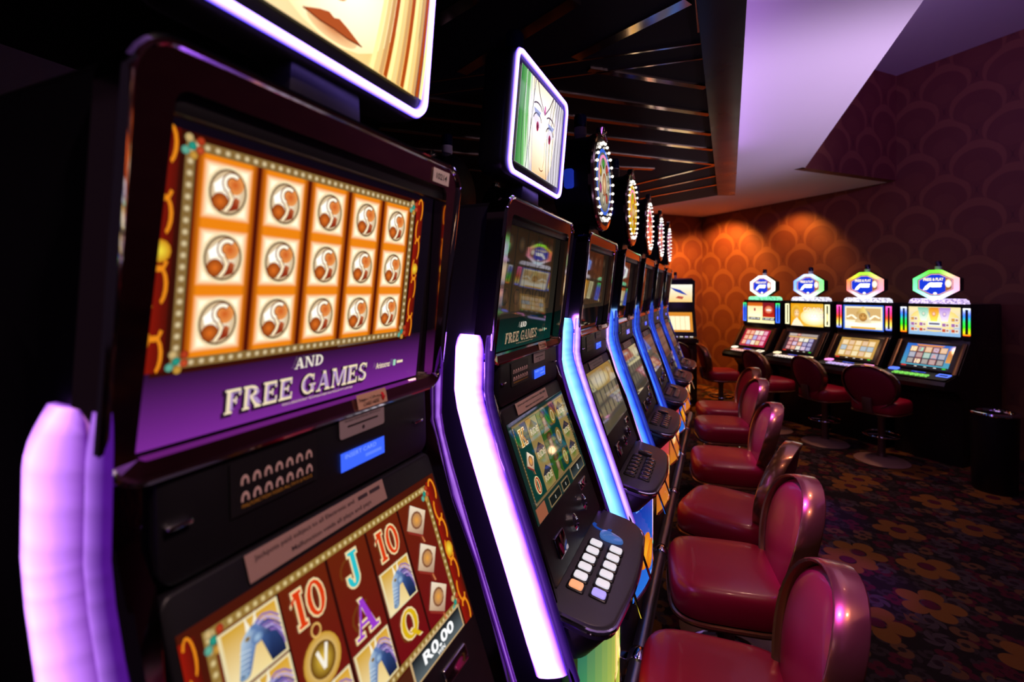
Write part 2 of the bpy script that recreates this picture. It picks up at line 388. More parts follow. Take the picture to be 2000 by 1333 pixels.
def carpet():
    m = bpy.data.materials.new('floral_carpet'); m.use_nodes = True; nt = m.node_tree; b = nt.nodes['Principled BSDF']
    tc = nt.nodes.new('ShaderNodeTexCoord')
    out = (0.011, 0.006, 0.007)
    def vor(scale, rnd, off):
        mp = nt.nodes.new('ShaderNodeMapping'); mp.inputs['Location'].default_value = (off, off * 1.7, 0)
        nt.links.new(tc.outputs['Object'], mp.inputs['Vector'])
        v = nt.nodes.new('ShaderNodeTexVoronoi'); v.voronoi_dimensions = '2D'; v.inputs['Scale'].default_value = scale; v.inputs['Randomness'].default_value = rnd
        nt.links.new(mp.outputs[0], v.inputs['Vector'])
        sv = nt.nodes.new('ShaderNodeVectorMath'); sv.operation = 'SUBTRACT'
        nt.links.new(mp.outputs[0], sv.inputs[0]); nt.links.new(v.outputs['Position'], sv.inputs[1])
        s = nt.nodes.new('ShaderNodeSeparateXYZ'); nt.links.new(sv.outputs[0], s.inputs[0])
        cs = nt.nodes.new('ShaderNodeSeparateColor'); nt.links.new(v.outputs['Color'], cs.inputs[0])
        return NX(nt, s.outputs[0]), NX(nt, s.outputs[1]), NX(nt, cs.outputs[0])
    def flower(out, scale, R, petals, cp, cc, off, rnd, depth=0.4, swirl=0.0, keep=1.0):
        x, y, rn = vor(scale, rnd, off)
        r = (x * x + y * y).f('SQRT'); a = y.f('ARCTAN2', x) + rn * 6.0
        if swirl: a = a + r * swirl
        lobe = (a * (petals / 2)).f('COSINE').f('ABSOLUTE').f('POWER', 0.6)
        rad = (lobe * depth + (1 - depth)) * R
        on = (r - rad).step(0.0, 0.004) * ((r - R * 0.3).step(0, 0.004) * -1.0 + 1.0)
        if keep < 1: on = on * rn.step(keep, 0.01)
        out = mixn(nt, on, out, cp)
        return mixn(nt, r.step(R * 0.24, 0.004) * (rn.step(keep, 0.01) if keep < 1 else 1.0), out, cc)
    out = flower(out, 9.0, 0.045, 3, (0.028, 0.018, 0.02), (0.014, 0.007, 0.008), 3.1, 0.9, 0.7, 40)
    out = flower(out, 7.0, 0.05, 4, (0.065, 0.006, 0.016), (0.03, 0.004, 0.012), 7.7, 0.9, 0.5, 0)
    out = flower(out, 6.0, 0.055, 2, (0.10, 0.045, 0.02), (0.02, 0.01, 0.01), 1.3, 0.9, 0.75, 25, 0.6)
    out = flower(out, 5.0, 0.07, 5, (0.05, 0.034, 0.04), (0.02, 0.008, 0.014), 5.3, 0.8, 0.7, 22, 0.5)
    out = flower(out, 2.1, 0.15, 5, (0.17, 0.066, 0.014), (0.07, 0.006, 0.02), 0.4, 0.85, 0.5)
    nz = nt.nodes.new('ShaderNodeTexNoise'); nz.inputs['Scale'].default_value = 160
    nt.links.new(tc.outputs['Object'], nz.inputs['Vector'])
    bp = nt.nodes.new('ShaderNodeBump'); bp.inputs['Strength'].default_value = 0.5; bp.inputs['Distance'].default_value = 0.004
    nt.links.new(nz.outputs['Fac'], bp.inputs['Height']); nt.links.new(bp.outputs['Normal'], b.inputs['Normal'])
    nt.links.new(out, b.inputs['Base Color']); b.inputs['Roughness'].default_value = 0.9; b.inputs['Specular IOR Level'].default_value = 0.15
    return m

# ------------------------------------------------------------------ the room
cyaw, syaw = math.cos(YAW), math.sin(YAW)
def ray(x, y):
    a = (x - 1000) / FPX; b = (568 - y) / FPX
    return Vector((-syaw + cyaw * a, cyaw + syaw * a, b))
def at_z(x, y, z):          # point of a picture position on a horizontal plane
    r = ray(x, y); t = (z - H_EYE) / r.z
    return Vector((r.x * t, r.y * t, z))
ANG = math.radians(45.4)
W_DIR = Vector((-math.sin(ANG), math.cos(ANG), 0))          # along the oblique wall, away to the left
W_NRM = Vector((math.cos(ANG), math.sin(ANG), 0))           # out of the room through that wall
D_WALL = 6.5
Z_SOFFIT, Z_HIGH = 2.95, 4.19
WALLP = wallpaper()

def wall_quad(name, a, b, z0, z1, thick, material):
    """wall between plan points a and b, front face on the left of a->b, real thickness behind, UV in metres"""
    a = Vector(a); b = Vector(b); d = (b - a).normalized(); n = Vector((d.y, -d.x))
    bm = bmesh.new(); uvl = bm.loops.layers.uv.new('UVMap')
    P = [(a, z0), (b, z0), (b, z1), (a, z1)]
    fr = [bm.verts.new((p.x, p.y, z)) for p, z in P]; bk = [bm.verts.new((p.x + n.x * thick, p.y + n.y * thick, z)) for p, z in P]
    bm.faces.new(fr); bm.faces.new(bk[::-1])
    for i in range(4): bm.faces.new((fr[i], bk[i], bk[(i + 1) % 4], fr[(i + 1) % 4]))
    for f in bm.faces:
        for l in f.loops:
            q = Vector((l.vert.co.x, l.vert.co.y)); l[uvl].uv = ((q - a).dot(d) + a.dot(d), l.vert.co.z)
    return tag(obj_bm(name, bm, material), kind='structure')

def wpt(s): p = W_NRM * D_WALL + W_DIR * s; return (p.x, p.y)
r_c = ray(1372, 568); t_c = D_WALL / (r_c.dot(W_NRM)); corner = r_c * t_c; s_corner = corner.dot(W_DIR)
r_w = ray(1745, 568); t_w = D_WALL / (r_w.dot(W_NRM)); notch = r_w * t_w; s_notch = notch.dot(W_DIR)
wall_quad('wall_right', wpt(s_notch), wpt(-3.5), 0, Z_HIGH, 0.12, WALLP)
wall_quad('wall_back', wpt(s_corner + 0.0), wpt(s_notch), 0, Z_SOFFIT, 0.12, WALLP)
c2 = (corner.x, corner.y); le = (corner.x - W_NRM.x * 8.5, corner.y - W_NRM.y * 8.5)
wall_quad('wall_left', le, c2, 0, Z_SOFFIT, 0.12, WALLP)
# fascia of the raised ceiling bay, from the wall to the bay's corner
bay = (0.76, 5.96)
wall_quad('wall_fascia', bay, (notch.x, notch.y), Z_SOFFIT, Z_HIGH, 0.10, WALLP)
wall_quad('wall_fascia_side', (0.74, -1.5), bay, Z_SOFFIT, Z_HIGH, 0.10, M['ceil'])
bs_b = tag(prism('baseboard_back', [(0, 0), (0, .1), (.015, .1), (.02, 0)], lambda u, v, d: tuple(Vector((*wpt(d), 0)) - W_NRM * u + Vector((0, 0, v))), s_corner - .02, -3.4, M['matte']), kind='structure')
def wp_xy(p, q): return (p[0] + q[0], p[1] + q[1])
far = wpt(-3.5)
floor_poly = [le, c2, far, (far[0] - W_NRM.x * 9, far[1] - W_NRM.y * 9), (-1, -3.6), (-6.3, -0.5)]
tag(prism('floor', floor_poly, lambda u, v, d: (u, v, d), -0.1, 0.0, carpet()), kind='structure')
# low ceiling (soffit) and raised ceiling
sof = [le, c2, (notch.x, notch.y), bay, (0.74, -1.5), (-6.3, -1.5)]
tag(prism('ceiling', sof, lambda u, v, d: (u, v, d), Z_SOFFIT, Z_SOFFIT + 0.1, M['ceil']), kind='structure')
tag(prism('ceiling_raised', [bay, (notch.x, notch.y), far, (far[0] - W_NRM.x * 8, far[1] - W_NRM.y * 8), (0.74, -1.5)],
          lambda u, v, d: (u, v, d), Z_HIGH, Z_HIGH + 0.1, M['ceil']), kind='structure')

# black canopy hung below the soffit over the bank of machines, with mirror strips let into its underside
Z_CAN = 2.55
cr0 = at_z(1458, 0, Z_CAN); cr1 = at_z(1436, 376, Z_CAN); ce = at_z(1269, 404.6, Z_CAN); ed = (ce - cr1).normalized()
cr00 = cr0 + (cr0 - cr1).normalized() * 2.6; cl = cr1 + ed * 2.9
can_poly = [(cr00.x, cr00.y), (cr1.x, cr1.y), (cl.x, cl.y), (cl.x - 0.1, cr00.y)]
can = tag(prism('ceiling_canopy', can_poly, lambda u, v, d: (u, v, d), Z_CAN, Z_CAN + 0.16, M['canopy']), kind='structure')
i0 = at_z(1361, 0, Z_CAN); i1 = at_z(1402, 376, Z_CAN); i00 = i0 + (i0 - i1).normalized() * 2.6
prism('edge_panel', [(i00.x, i00.y), (cr00.x, cr00.y), (cr1.x, cr1.y), (i1.x, i1.y)], lambda u, v, d: (u, v, Z_CAN - d), 0.0, 0.03, M['canopyedge'], can, 0.004)
for sx in (-1.5, -0.1):
    box('hanger', sx - .03, sx + .03, 2.0, 2.06, Z_CAN + .16, Z_SOFFIT, M['matte'], can)
    box('hanger', sx - .03, sx + .03, 4.2, 4.26, Z_CAN + .16, Z_SOFFIT, M['matte'], can)
strips = [((1378, 170), (1150, 134.5), .034), ((1386, 223), (1050, 175.5), .036), ((1390, 262), (800, 188.5), .036), ((1393, 292), (780, 223.5), .036),
          ((1397, 321), (740, 251), .034), ((1240, 331), (740, 284), .03), ((1373, 82), (830, 159.5), .010), ((1375, 112), (830, 185), .010),
          ((1344, 0), (1123, 112), .045), ((1123, 0), (902, 141), .05), ((925, -6), (850, 42), .05), ((1397, 322), (1239, 360), .03),
          ((1397, 343), (1250, 374), .03), ((1400, 360), (1250, 388), .03), ((1276, 330), (1190, 326), .05), ((1361, -8), (1366, 60), .012), ((968, 336), (800, 318), .03)]
for (p, q, w) in strips:
    a = at_z(*p, Z_CAN); b = at_z(*q, Z_CAN); d = (b - a).normalized(); n = Vector((-d.y, d.x, 0)) * w / 2
    prism('mirror_strip', [((a - n).x, (a - n).y), ((b - n).x, (b - n).y), ((b + n).x, (b + n).y), ((a + n).x, (a + n).y)],
          lambda u, v, dd: (u, v, Z_CAN - dd), 0.0, 0.006, M['mirror'], can)
# cove light on top of the canopy's aisle edge
cv = []
for k in range(13):
    p = cr00.lerp(cr1, k / 12); cv.append((p.x - .10, p.y, Z_CAN + .19))
cl_o = tube('cove_light', cv, 0.012, mat('cove_led', (1, 1, 1), 0.4, emit=(0.55, 0.24, 1.0), es=13), None, 8)
tag(cl_o, 'violet light tube lying on top of the black canopy', 'light tube')

# ------------------------------------------------------------------ bank of upright machines
PROF = [(0.0, 1.848), (-0.025, 1.622), (-0.040, 1.511), (-0.040, 1.432), (-0.005, 1.305), (0.039, 1.202), (0.104, 1.021)]
def px(z):                   # front profile, x at height z
    if z >= PROF[0][1]: return PROF[0][0]
    for (x0, z0), (x1, z1) in zip(PROF, PROF[1:]):
        if z1 <= z <= z0: return x0 + (x1 - x0) * (z0 - z) / (z0 - z1)
    return 0.104 + (1.021 - z) * 0.355
def lx(z):                   # flat zones of the front: upper glass, player panel, sloping door
    if z > 1.5055: (x0, z0), (x1, z1) = (0.0, 1.848), (-0.040, 1.511)
    elif z > 1.3905: (x0, z0), (x1, z1) = (-0.036, 1.5055), (-0.032, 1.3905)
    else: (x0, z0), (x1, z1) = (-0.0285, 1.3905), (0.1008, 1.03)
    return x0 + (x1 - x0) * (z0 - z) / (z0 - z1)
def on_front(off=0.0): return lambda u, v, d: (lx(v) + off + d, u, v)

def tile(P, u0, v0, u1, v1):
    w = u1 - u0; h = v1 - v0; cu = (u0 + u1) / 2; cv = (v0 + v1) / 2
    P.l = 1; q = w * .14
    P.hgrad(u0, v0, u0 + q, v1, C('7a1802', .9), C('e6800e', 1.1)); P.rect(u0 + q, v0, u1 - q, v1, C('e6800e', 1.1)); P.hgrad(u1 - q, v0, u1, v1, C('e6800e', 1.1), C('7a1802', .9))
    P.l = 2; P.soft(u0 + w * .10, v0 + h * .07, u1 - w * .10, v1 - h * .07, C('fff2d0', 1.25), C('e6800e', 1.1), w * .12, h * .11)
    r = w * .30; k = 1.12
    P.l = 3; P.disc(cu, cv, r * 1.16, r * 1.16 * k, C('3a1c0c'), C('f4dcae', 1.1))
    P.l = 4; P.disc(cu, cv, r, r * k, C('fff6e0', 1.15), C('d0b080'))
    P.l = 5; P.arc(cu, cv, r * 1.02, r * 1.02 * k, r * .09, 0, 360, C('5a3416', .8), 24)
    P.disc(cu + r * .34, cv + r * .42, r * .50, r * .50, C('d05a18'), C('ec9a50')); P.disc(cu - r * .40, cv - r * .52, r * .46, r * .44, C('e07020'), C('8a3a10'))
    P.poly([(cu + r * .1, cv - r * .95), (cu + r * .6, cv - r * .78), (cu + r * .66, cv - r * .3), (cu + r * .4, cv - r * .16), (cu + r * .2, cv - r * .5)], [C('7a2c10'), C('8a3010'), C('c86a38'), C('b85a30'), C('a02818')])
    P.poly([(cu - r * .8, cv + r * .3), (cu - r * .3, cv + r * .75), (cu - r * .25, cv + r * .1), (cu - r * .7, cv - r * .1)], C('fffcf0', 1.2))
    P.l = 5.5; P.arc(cu + .18 * r, cv + r * .46, r * .57, r * .57, r * .31, 45, 255, C('8a4a20', .8), 14); P.stroke([(cu + .02 * r, cv + .02 * r), (cu + .2 * r, cv - .3 * r), (cu + .12 * r, cv - .62 * r), (cu - .12 * r, cv - .95 * r)], r * .30, C('8a4a20', .8))
    P.l = 6; P.arc(cu + .18 * r, cv + r * .46, r * .50, r * .50, r * .17, 50, 250, C('fff4dc', 1.15), 14); P.stroke([(cu + .02 * r, cv + .02 * r), (cu + .2 * r, cv - .3 * r), (cu + .12 * r, cv - .62 * r), (cu - .12 * r, cv - .95 * r)], r * .17, C('fae4bc', 1.1))
def beads(P, u0, v0, u1, v1, s, c0, c1):
    P.rect(u0 - s, v0 - s, u1 + s, v0, c0); P.rect(u0 - s, v1, u1 + s, v1 + s, c0); P.rect(u0 - s, v0, u0, v1, c0); P.rect(u1, v0, u1 + s, v1, c0)
    P.up()
    n = int((u1 - u0) / s / 1.1)
    for k in range(n + 1):
        u = u0 + (u1 - u0) * k / n
        for v in (v0 - s / 2, v1 + s / 2): P.disc(u, v, s * .42, s * .4, c1, c0, 7)
    n = int((v1 - v0) / s / 1.1)
    for k in range(n + 1):
        v = v0 + (v1 - v0) * k / n
        for u in (u0 - s / 2, u1 + s / 2): P.disc(u, v, s * .4, s * .42, c1, c0, 7)
def gems(P, u, v, s):
    for (a, b, c) in ((0, 0, '2aa08a'), (.9, -.3, 'd0502a'), (.2, -1, 'd8a040'), (-.7, -.6, '6ab8a0'), (-.4, .8, 'e0c080'), (.9, .7, 'c04020')):
        P.disc(u + a * s, v + b * s, s * .5, s * .5, C(c), C(c, .5), 8)
def flames(P, u0, v0, u1, v1):
    P.hgrad(u0, v0, u1, v1, C('a01808', .8), C('5a1006', .8)); P.up(); w = u1 - u0
    for k in range(7):
        v = v0 + (v1 - v0) * (k + .5) / 7; h = (v1 - v0) / 7
        P.arc(u0 + w * .5, v, w * .42, h * .6, w * .16, -60 + 180 * (k % 2), 150 + 180 * (k % 2), C('e88818', 1.0), 9)
    P.disc((u0 + u1) / 2, (v0 + v1) / 2, w * .45, w * .5, C('f8e040'), C('c88010'), 12)
def dragon(P, u0, v0, u1, v1):
    w = u1 - u0; h = v1 - v0
    q = lambda a, b: (u0 + a * w, v0 + b * h)
    l0 = P.l
    P.rect(u0, v0, u1, v1, C('e8d8a8')); P.up()
    P.poly([q(.05, .04), q(.95, .04), q(.95, .96), q(.05, .96)], [C('f6e4b0'), C('f0d488'), C('d8a020'), C('d0a030')]); P.up()
    navy, mid, pale = C('141e40'), C('5a7cae'), C('b8ccdc')
    P.poly([q(.46, .80), q(.62, .84), q(.80, .70), q(.80, .52), q(.60, .50)], [mid, C('7088b8'), C('2c4478'), navy, C('3c5890')])          # poll and upper neck
    P.poly([q(.60, .52), q(.80, .62), q(.96, .36), q(.96, .05), q(.70, .05)], [C('3c5890'), C('2c4478'), C('1c2c58'), navy, navy])       # neck
    P.poly([q(.30, .66), q(.46, .82), q(.64, .60), q(.50, .46)], [pale, C('9ab4d0'), C('4c6ca0'), mid])                                   # forehead and cheek
    P.poly([q(.30, .66), q(.50, .46), q(.36, .14), q(.17, .12)], [pale, mid, C('48689c'), C('8aa8c4')])                                   # muzzle
    P.up()
    P.disc(u0 + w * .55, v0 + h * .58, w * .10, h * .10, C('a8c4dc'), C('4c6ca0'), 12); P.disc(u0 + w * .26, v0 + h * .14, w * .09, h * .06, C('a0bcd0'), C('5878a4'), 10)
    for k in range(5): P.stroke([q(.25 - .01 * k, .52 - .08 * k), q(.42 - .02 * k, .47 - .07 * k)], h * .012, C('d8e4ec'))
    for k in range(7):
        a0 = .80 - .045 * k; P.stroke([q(.56 + .035 * k, a0 + .02), q(.70 + .03 * k, a0 + .08 - .02 * k), q(.84 + .02 * k, a0 + .02 - .05 * k), q(.96, a0 - .12 - .04 * k)], w * .028, C(('8a68b0', 'b8a4d8', '5a4890')[k % 3]))
    P.poly([q(.40, .76), q(.48, .80), q(.42, 1.02)], C('f8f0d8')); P.poly([q(.52, .82), q(.60, .82), q(.60, 1.04)], C('f4ecd0'))
    P.up(); P.disc(u0 + w * .40, v0 + h * .66, w * .045, h * .035, C('f0c860'), C('7a5a20'), 10); P.up(); P.disc(u0 + w * .40, v0 + h * .66, w * .018, h * .025, C('100808'), None, 8); P.disc(u0 + w * .23, v0 + h * .16, w * .02, h * .015, C('182038'), None, 8)
    P.l = l0
def book(P, cu, cv, w, h):
    l0 = P.l
    P.poly([(cu - w * .5, cv - h * .1), (cu + w * .1, cv - h * .5), (cu + w * .5, cv + h * .08), (cu - w * .1, cv + h * .5)], [C('c8a888'), C('a88068'), C('e8d0b0'), C('f0e0c8')]); P.up()
    P.disc(cu, cv, w * .27, h * .26, C('e8a040'), C('9a7258'), 12); P.up(); P.arc(cu, cv, w * .25, h * .25, w * .04, 0, 330, C('7a4a30'), 10)
    P.poly([(cu - w * .5, cv - h * .1), (cu + w * .1, cv - h * .5), (cu + w * .1, cv - h * .58), (cu - w * .5, cv - h * .18)], C('8a2a20'))
    P.poly([(cu, cv - h * .48), (cu + w * .06, cv - h * .5), (cu + w * .12, cv - h * .72), (cu + w * .05, cv - h * .7)], C('c87848'))
    P.l = l0
def symbol(P, t, u, v, h, w, c):
    l0 = P.l
    P.serif(t, u, v - h / 2, h, w, C('f4d8a0'), .06); P.up(); P.serif(t, u, v - h / 2, h, w, c); P.l = l0

def art_upper_gold(P):
    P.vgrad(-.21, 1.51, .21, 1.582, C('8a2fa8', .75), C('180814')); P.rect(-.21, 1.582, .21, 1.816, C('120a18', .6))
    P.l = .5; P.rect(-.203, 1.574, .172, 1.79, C('3a0d04', .8)); P.l = 2
    flames(P, -.212, 1.578, -.192, 1.79); P.l = 2; flames(P, .166, 1.578, .184, 1.79)
    P.l = 2; beads(P, -.178, 1.588, .152, 1.775, .009, C('8a6a38', .9), C('f0dcae', 1.0)); P.l = 5
    for (u, v) in ((-.182, 1.778), (-.182, 1.586), (.156, 1.777), (.156, 1.587)): gems(P, u, v, .008)
    cw = .33 / 5; ch = .187 / 3
    for i in range(5):
        for j in range(3): tile(P, -.178 + cw * i + .0015, 1.588 + ch * j, -.178 + cw * (i + 1) - .0015, 1.588 + ch * (j + 1))
    for i in range(1, 5): P.l = 3; P.rect(-.178 + cw * i - .0015, 1.588, -.178 + cw * i + .0015, 1.775, C('4a1004'))
    P.l = 8
    P.hgrad(.02, 1.5775, .11, 1.5795, C('8a7060', .6), C('2a1020', .5))
def free_games(P, c1, c2, csh, u=-.025):
    P.l = 9; P.serif('AND', u + .0, 1.5585, .013, .045, C('f4e8d8', 1.0))
    P.l = 8; P.serif('FREE GAMES', u - .002, 1.5235, .025, .215, csh, .07)
    P.l = 9; P.serif('FREE GAMES', u, 1.525, .025, .215, c1)
    P.l = 10; P.serif('FREE GAMES', u, 1.525 + .003, .019, .209, c2, -.035)
    P.l = 9; P.text('\u00a92012 ARISTOCRAT TECHNOLOGIES AUSTRALIA PTY LIMITED', u + .022, 1.5185, .0026, c1, .115, 0.0)
    P.text('Aristocrat', u + .142, 1.5365, .0085, c1, .032); P.rect(u + .166, 1.536, u + .172, 1.545, C('a0d8b8')); P.rect(u + .175, 1.5385, u + .190, 1.5425, c1)

def art_lower_dragons(P):
    P.rect(-.2, 1.15, .2, 1.357, C('4a1406', .9)); P.up()
    flames(P, .176, 1.15, .198, 1.35); P.l = 1; flames(P, -.2, 1.15, -.186, 1.35); P.l = 1
    P.vgrad(-.172, 1.178, .165, 1.342, C('7a0a14', .8), C('6a2208', .9)); P.l = 2
    beads(P, -.172, 1.186, .165, 1.340, .008, C('9a7838', .9), C('f0dca0', 1.0)); P.l = 4
    for (u, v) in ((-.172, 1.338), (.165, 1.338), (.165, 1.186)): gems(P, u, v, .008)
    cw = .337 / 5; ch = .154 / 3; X = lambda i: -.172 + cw * (i + .5); Y = lambda j: 1.340 - ch * (j + .5)
    P.l = 3
    for i in range(1, 5): P.rect(-.172 + cw * i - .002, 1.186, -.172 + cw * i + .002, 1.34, C('2a0804'))
    for i in range(5):
        for j in range(3): P.arc(X(i), Y(j), cw * .3, ch * .3, cw * .05, 30 * i, 200 + 40 * j, C('7a3a12', .8), 6)
    P.l = 5
    for j in (0, 1, 2): dragon(P, X(0) - .031, Y(j) - ch * .48, X(0) + .033, Y(j) + ch * .48)
    symbol(P, '10', X(1), Y(0), .034, .046, C('d8380c', 1.0)); symbol(P, 'J', X(2), Y(0), .036, .026, C('28c0c8'))
    symbol(P, '10', X(3), Y(0), .034, .046, C('d8380c', 1.0)); symbol(P, 'A', X(2), Y(1), .036, .040, C('9a38c8')); symbol(P, 'Q', X(3), Y(2) + .004, .032, .036, C('d8b010'))
    dragon(P, X(3) - .03, Y(1) - ch * .48, X(3) + .03, Y(1) + ch * .48); dragon(P, X(2) - .03, Y(2) - ch * .48, X(2) + .03, Y(2) + ch * .48)
    for j in range(3): book(P, X(4), Y(j), .05, .044)
    for (j) in (1,):
        P.l = 5; P.disc(X(1), Y(1) - .004, .025, .023, C('f0dca8'), C('c8962c')); P.l = 6; P.disc(X(1), Y(1) - .004, .017, .016, C('e8c040'), C('5a3008')); P.arc(X(1), Y(1) + .024, .007, .007, .002, 0, 360, C('e0b060'))
        P.l = 7; P.stroke([(X(1) - .006, Y(1) + .006), (X(1), Y(1) - .012), (X(1) + .008, Y(1) + .008)], .004, C('f8f0e0'))
    P.l = 5; dragon(P, X(1) - .03, Y(2) - ch * .46, X(1) + .03, Y(2) + ch * .46)
    P.l = 4; P.rect(-.172, 1.153, .165, 1.176, C('4a2010')); P.l = 5
    P.rect(.045, 1.152, .17, 1.181, C('c8a878')); P.l = 6; P.vgrad(.048, 1.154, .167, 1.179, C('5a6468'), C('0c1014')); P.l = 7
    P.text('R0.00', .108, 1.1615, .0135, C('ffffff', 1.1), .075, .03); P.text('WIN', .108, 1.1552, .0048, C('ffffff', 1.1), .018)

def art_upper_dim(P, k, body, foot, acc):
    """dark upper screen with faint reels; the glass in front of it mirrors the aisle"""
    P.vgrad(-.21, 1.51, .21, 1.585, C(foot, k), C(foot, k * .35)); P.vgrad(-.21, 1.585, .21, 1.816, C(body, k * .8), C(body, k * .3)); P.up()
    for i in range(5):
        u = -.19 + i * .072
        P.vgrad(u, 1.60, u + .066, 1.80, C(acc, k * .55), C(acc, k * .16)); 
    P.up()
    for i in range(5):
        for j in range(3):
            u = -.157 + i * .072; v = 1.635 + j * .062
            P.disc(u, v, .022, .02, C(acc, k * .8), C(body, k * .6), 10)
def art_lower_ride(P, k):
    P.rect(-.2, 1.15, .2, 1.357, C('1a3a34', k)); P.up()
    P.rect(-.178, 1.186, .178, 1.345, C('0a4a40', k)); P.up(); beads(P, -.176, 1.188, .176, 1.343, .006, C('7a6038', k), C('d8c088', k)); P.l = 4
    cw = .352 / 5; X = lambda i: -.176 + cw * (i + .5); ch = .155 / 3; Y = lambda j: 1.343 - ch * (j + .5)
    for i in (1, 4):
        P.l = 3; P.rect(X(i) - cw * .48, 1.188, X(i) + cw * .48, 1.343, C('b89a58', k)); 
        for j in range(3):
            P.l = 4; P.disc(X(i), Y(j) - .008, .03, .018, C('4a8a20', k), C('b8a060', k), 12); P.l = 5; P.poly([(X(i) - .028, Y(j) + .006), (X(i), Y(j) + .022), (X(i) + .028, Y(j) + .006), (X(i) + .02, Y(j) + .0), (X(i) - .02, Y(j))], C('3a3a48', k))
            P.l = 6; P.text('RIDE', X(i), Y(j) - .010, .014, C('f0dcae', k), .05, .04)
    P.l = 3; P.rect(X(2) - cw * .48, 1.188, X(2) + cw * .48, 1.343, C('3a6a20', k))
    for j in range(3):
        P.l = 4; P.disc(X(2) + .006, Y(j), .014, .02, C('e0b890', k), C('5a3a20', k), 12); P.l = 5; P.disc(X(2) + .006, Y(j) + .016, .018, .008, C('8a6a38', k), C('4a2a10', k), 10)
        P.poly([(X(2) - .02, Y(j) - .026), (X(2) + .026, Y(j) - .026), (X(2) + .012, Y(j) - .012), (X(2) - .004, Y(j) - .012)], C('a88858', k))
    for j in range(3):
        P.l = 4; P.disc(X(3), Y(j), .019, .021, C('c8a860', k), C('8a6a20', k), 14); P.l = 5; P.arc(X(3), Y(j), .012, .014, .003, 0, 360, C('f0e0a8', k))
    P.l = 5
    symbol(P, 'K', X(0), Y(0), .034, .036, C('e09020', k)); symbol(P, '0', X(0), Y(2), .034, .03, C('d03818', k)); book(P, X(0), Y(1), .046, .042)
    P.l = 4; P.rect(.07, 1.153, .185, 1.183, C('b89868', k)); P.l = 5; P.vgrad(.074, 1.156, .181, 1.180, C('4a585a', k), C('101418', k)); P.l = 6; P.text('0', .13, 1.161, .014, C('ffffff', k))
    P.l = 4
    for u0, u1 in ((-.11, -.03), (-.015, .04)): P.rect(u0, 1.153, u1, 1.176, C('a88a60', k)); P.l = 5; P.rect(u0 + .003, 1.156, u1 - .003, 1.173, C('1a2220', k)); P.l = 6; P.text('0', (u0 + u1) / 2, 1.160, .008, C('e8e0d0', k)); P.l = 4
    P.rect(-.19, 1.152, -.135, 1.18, C('c07050', k))

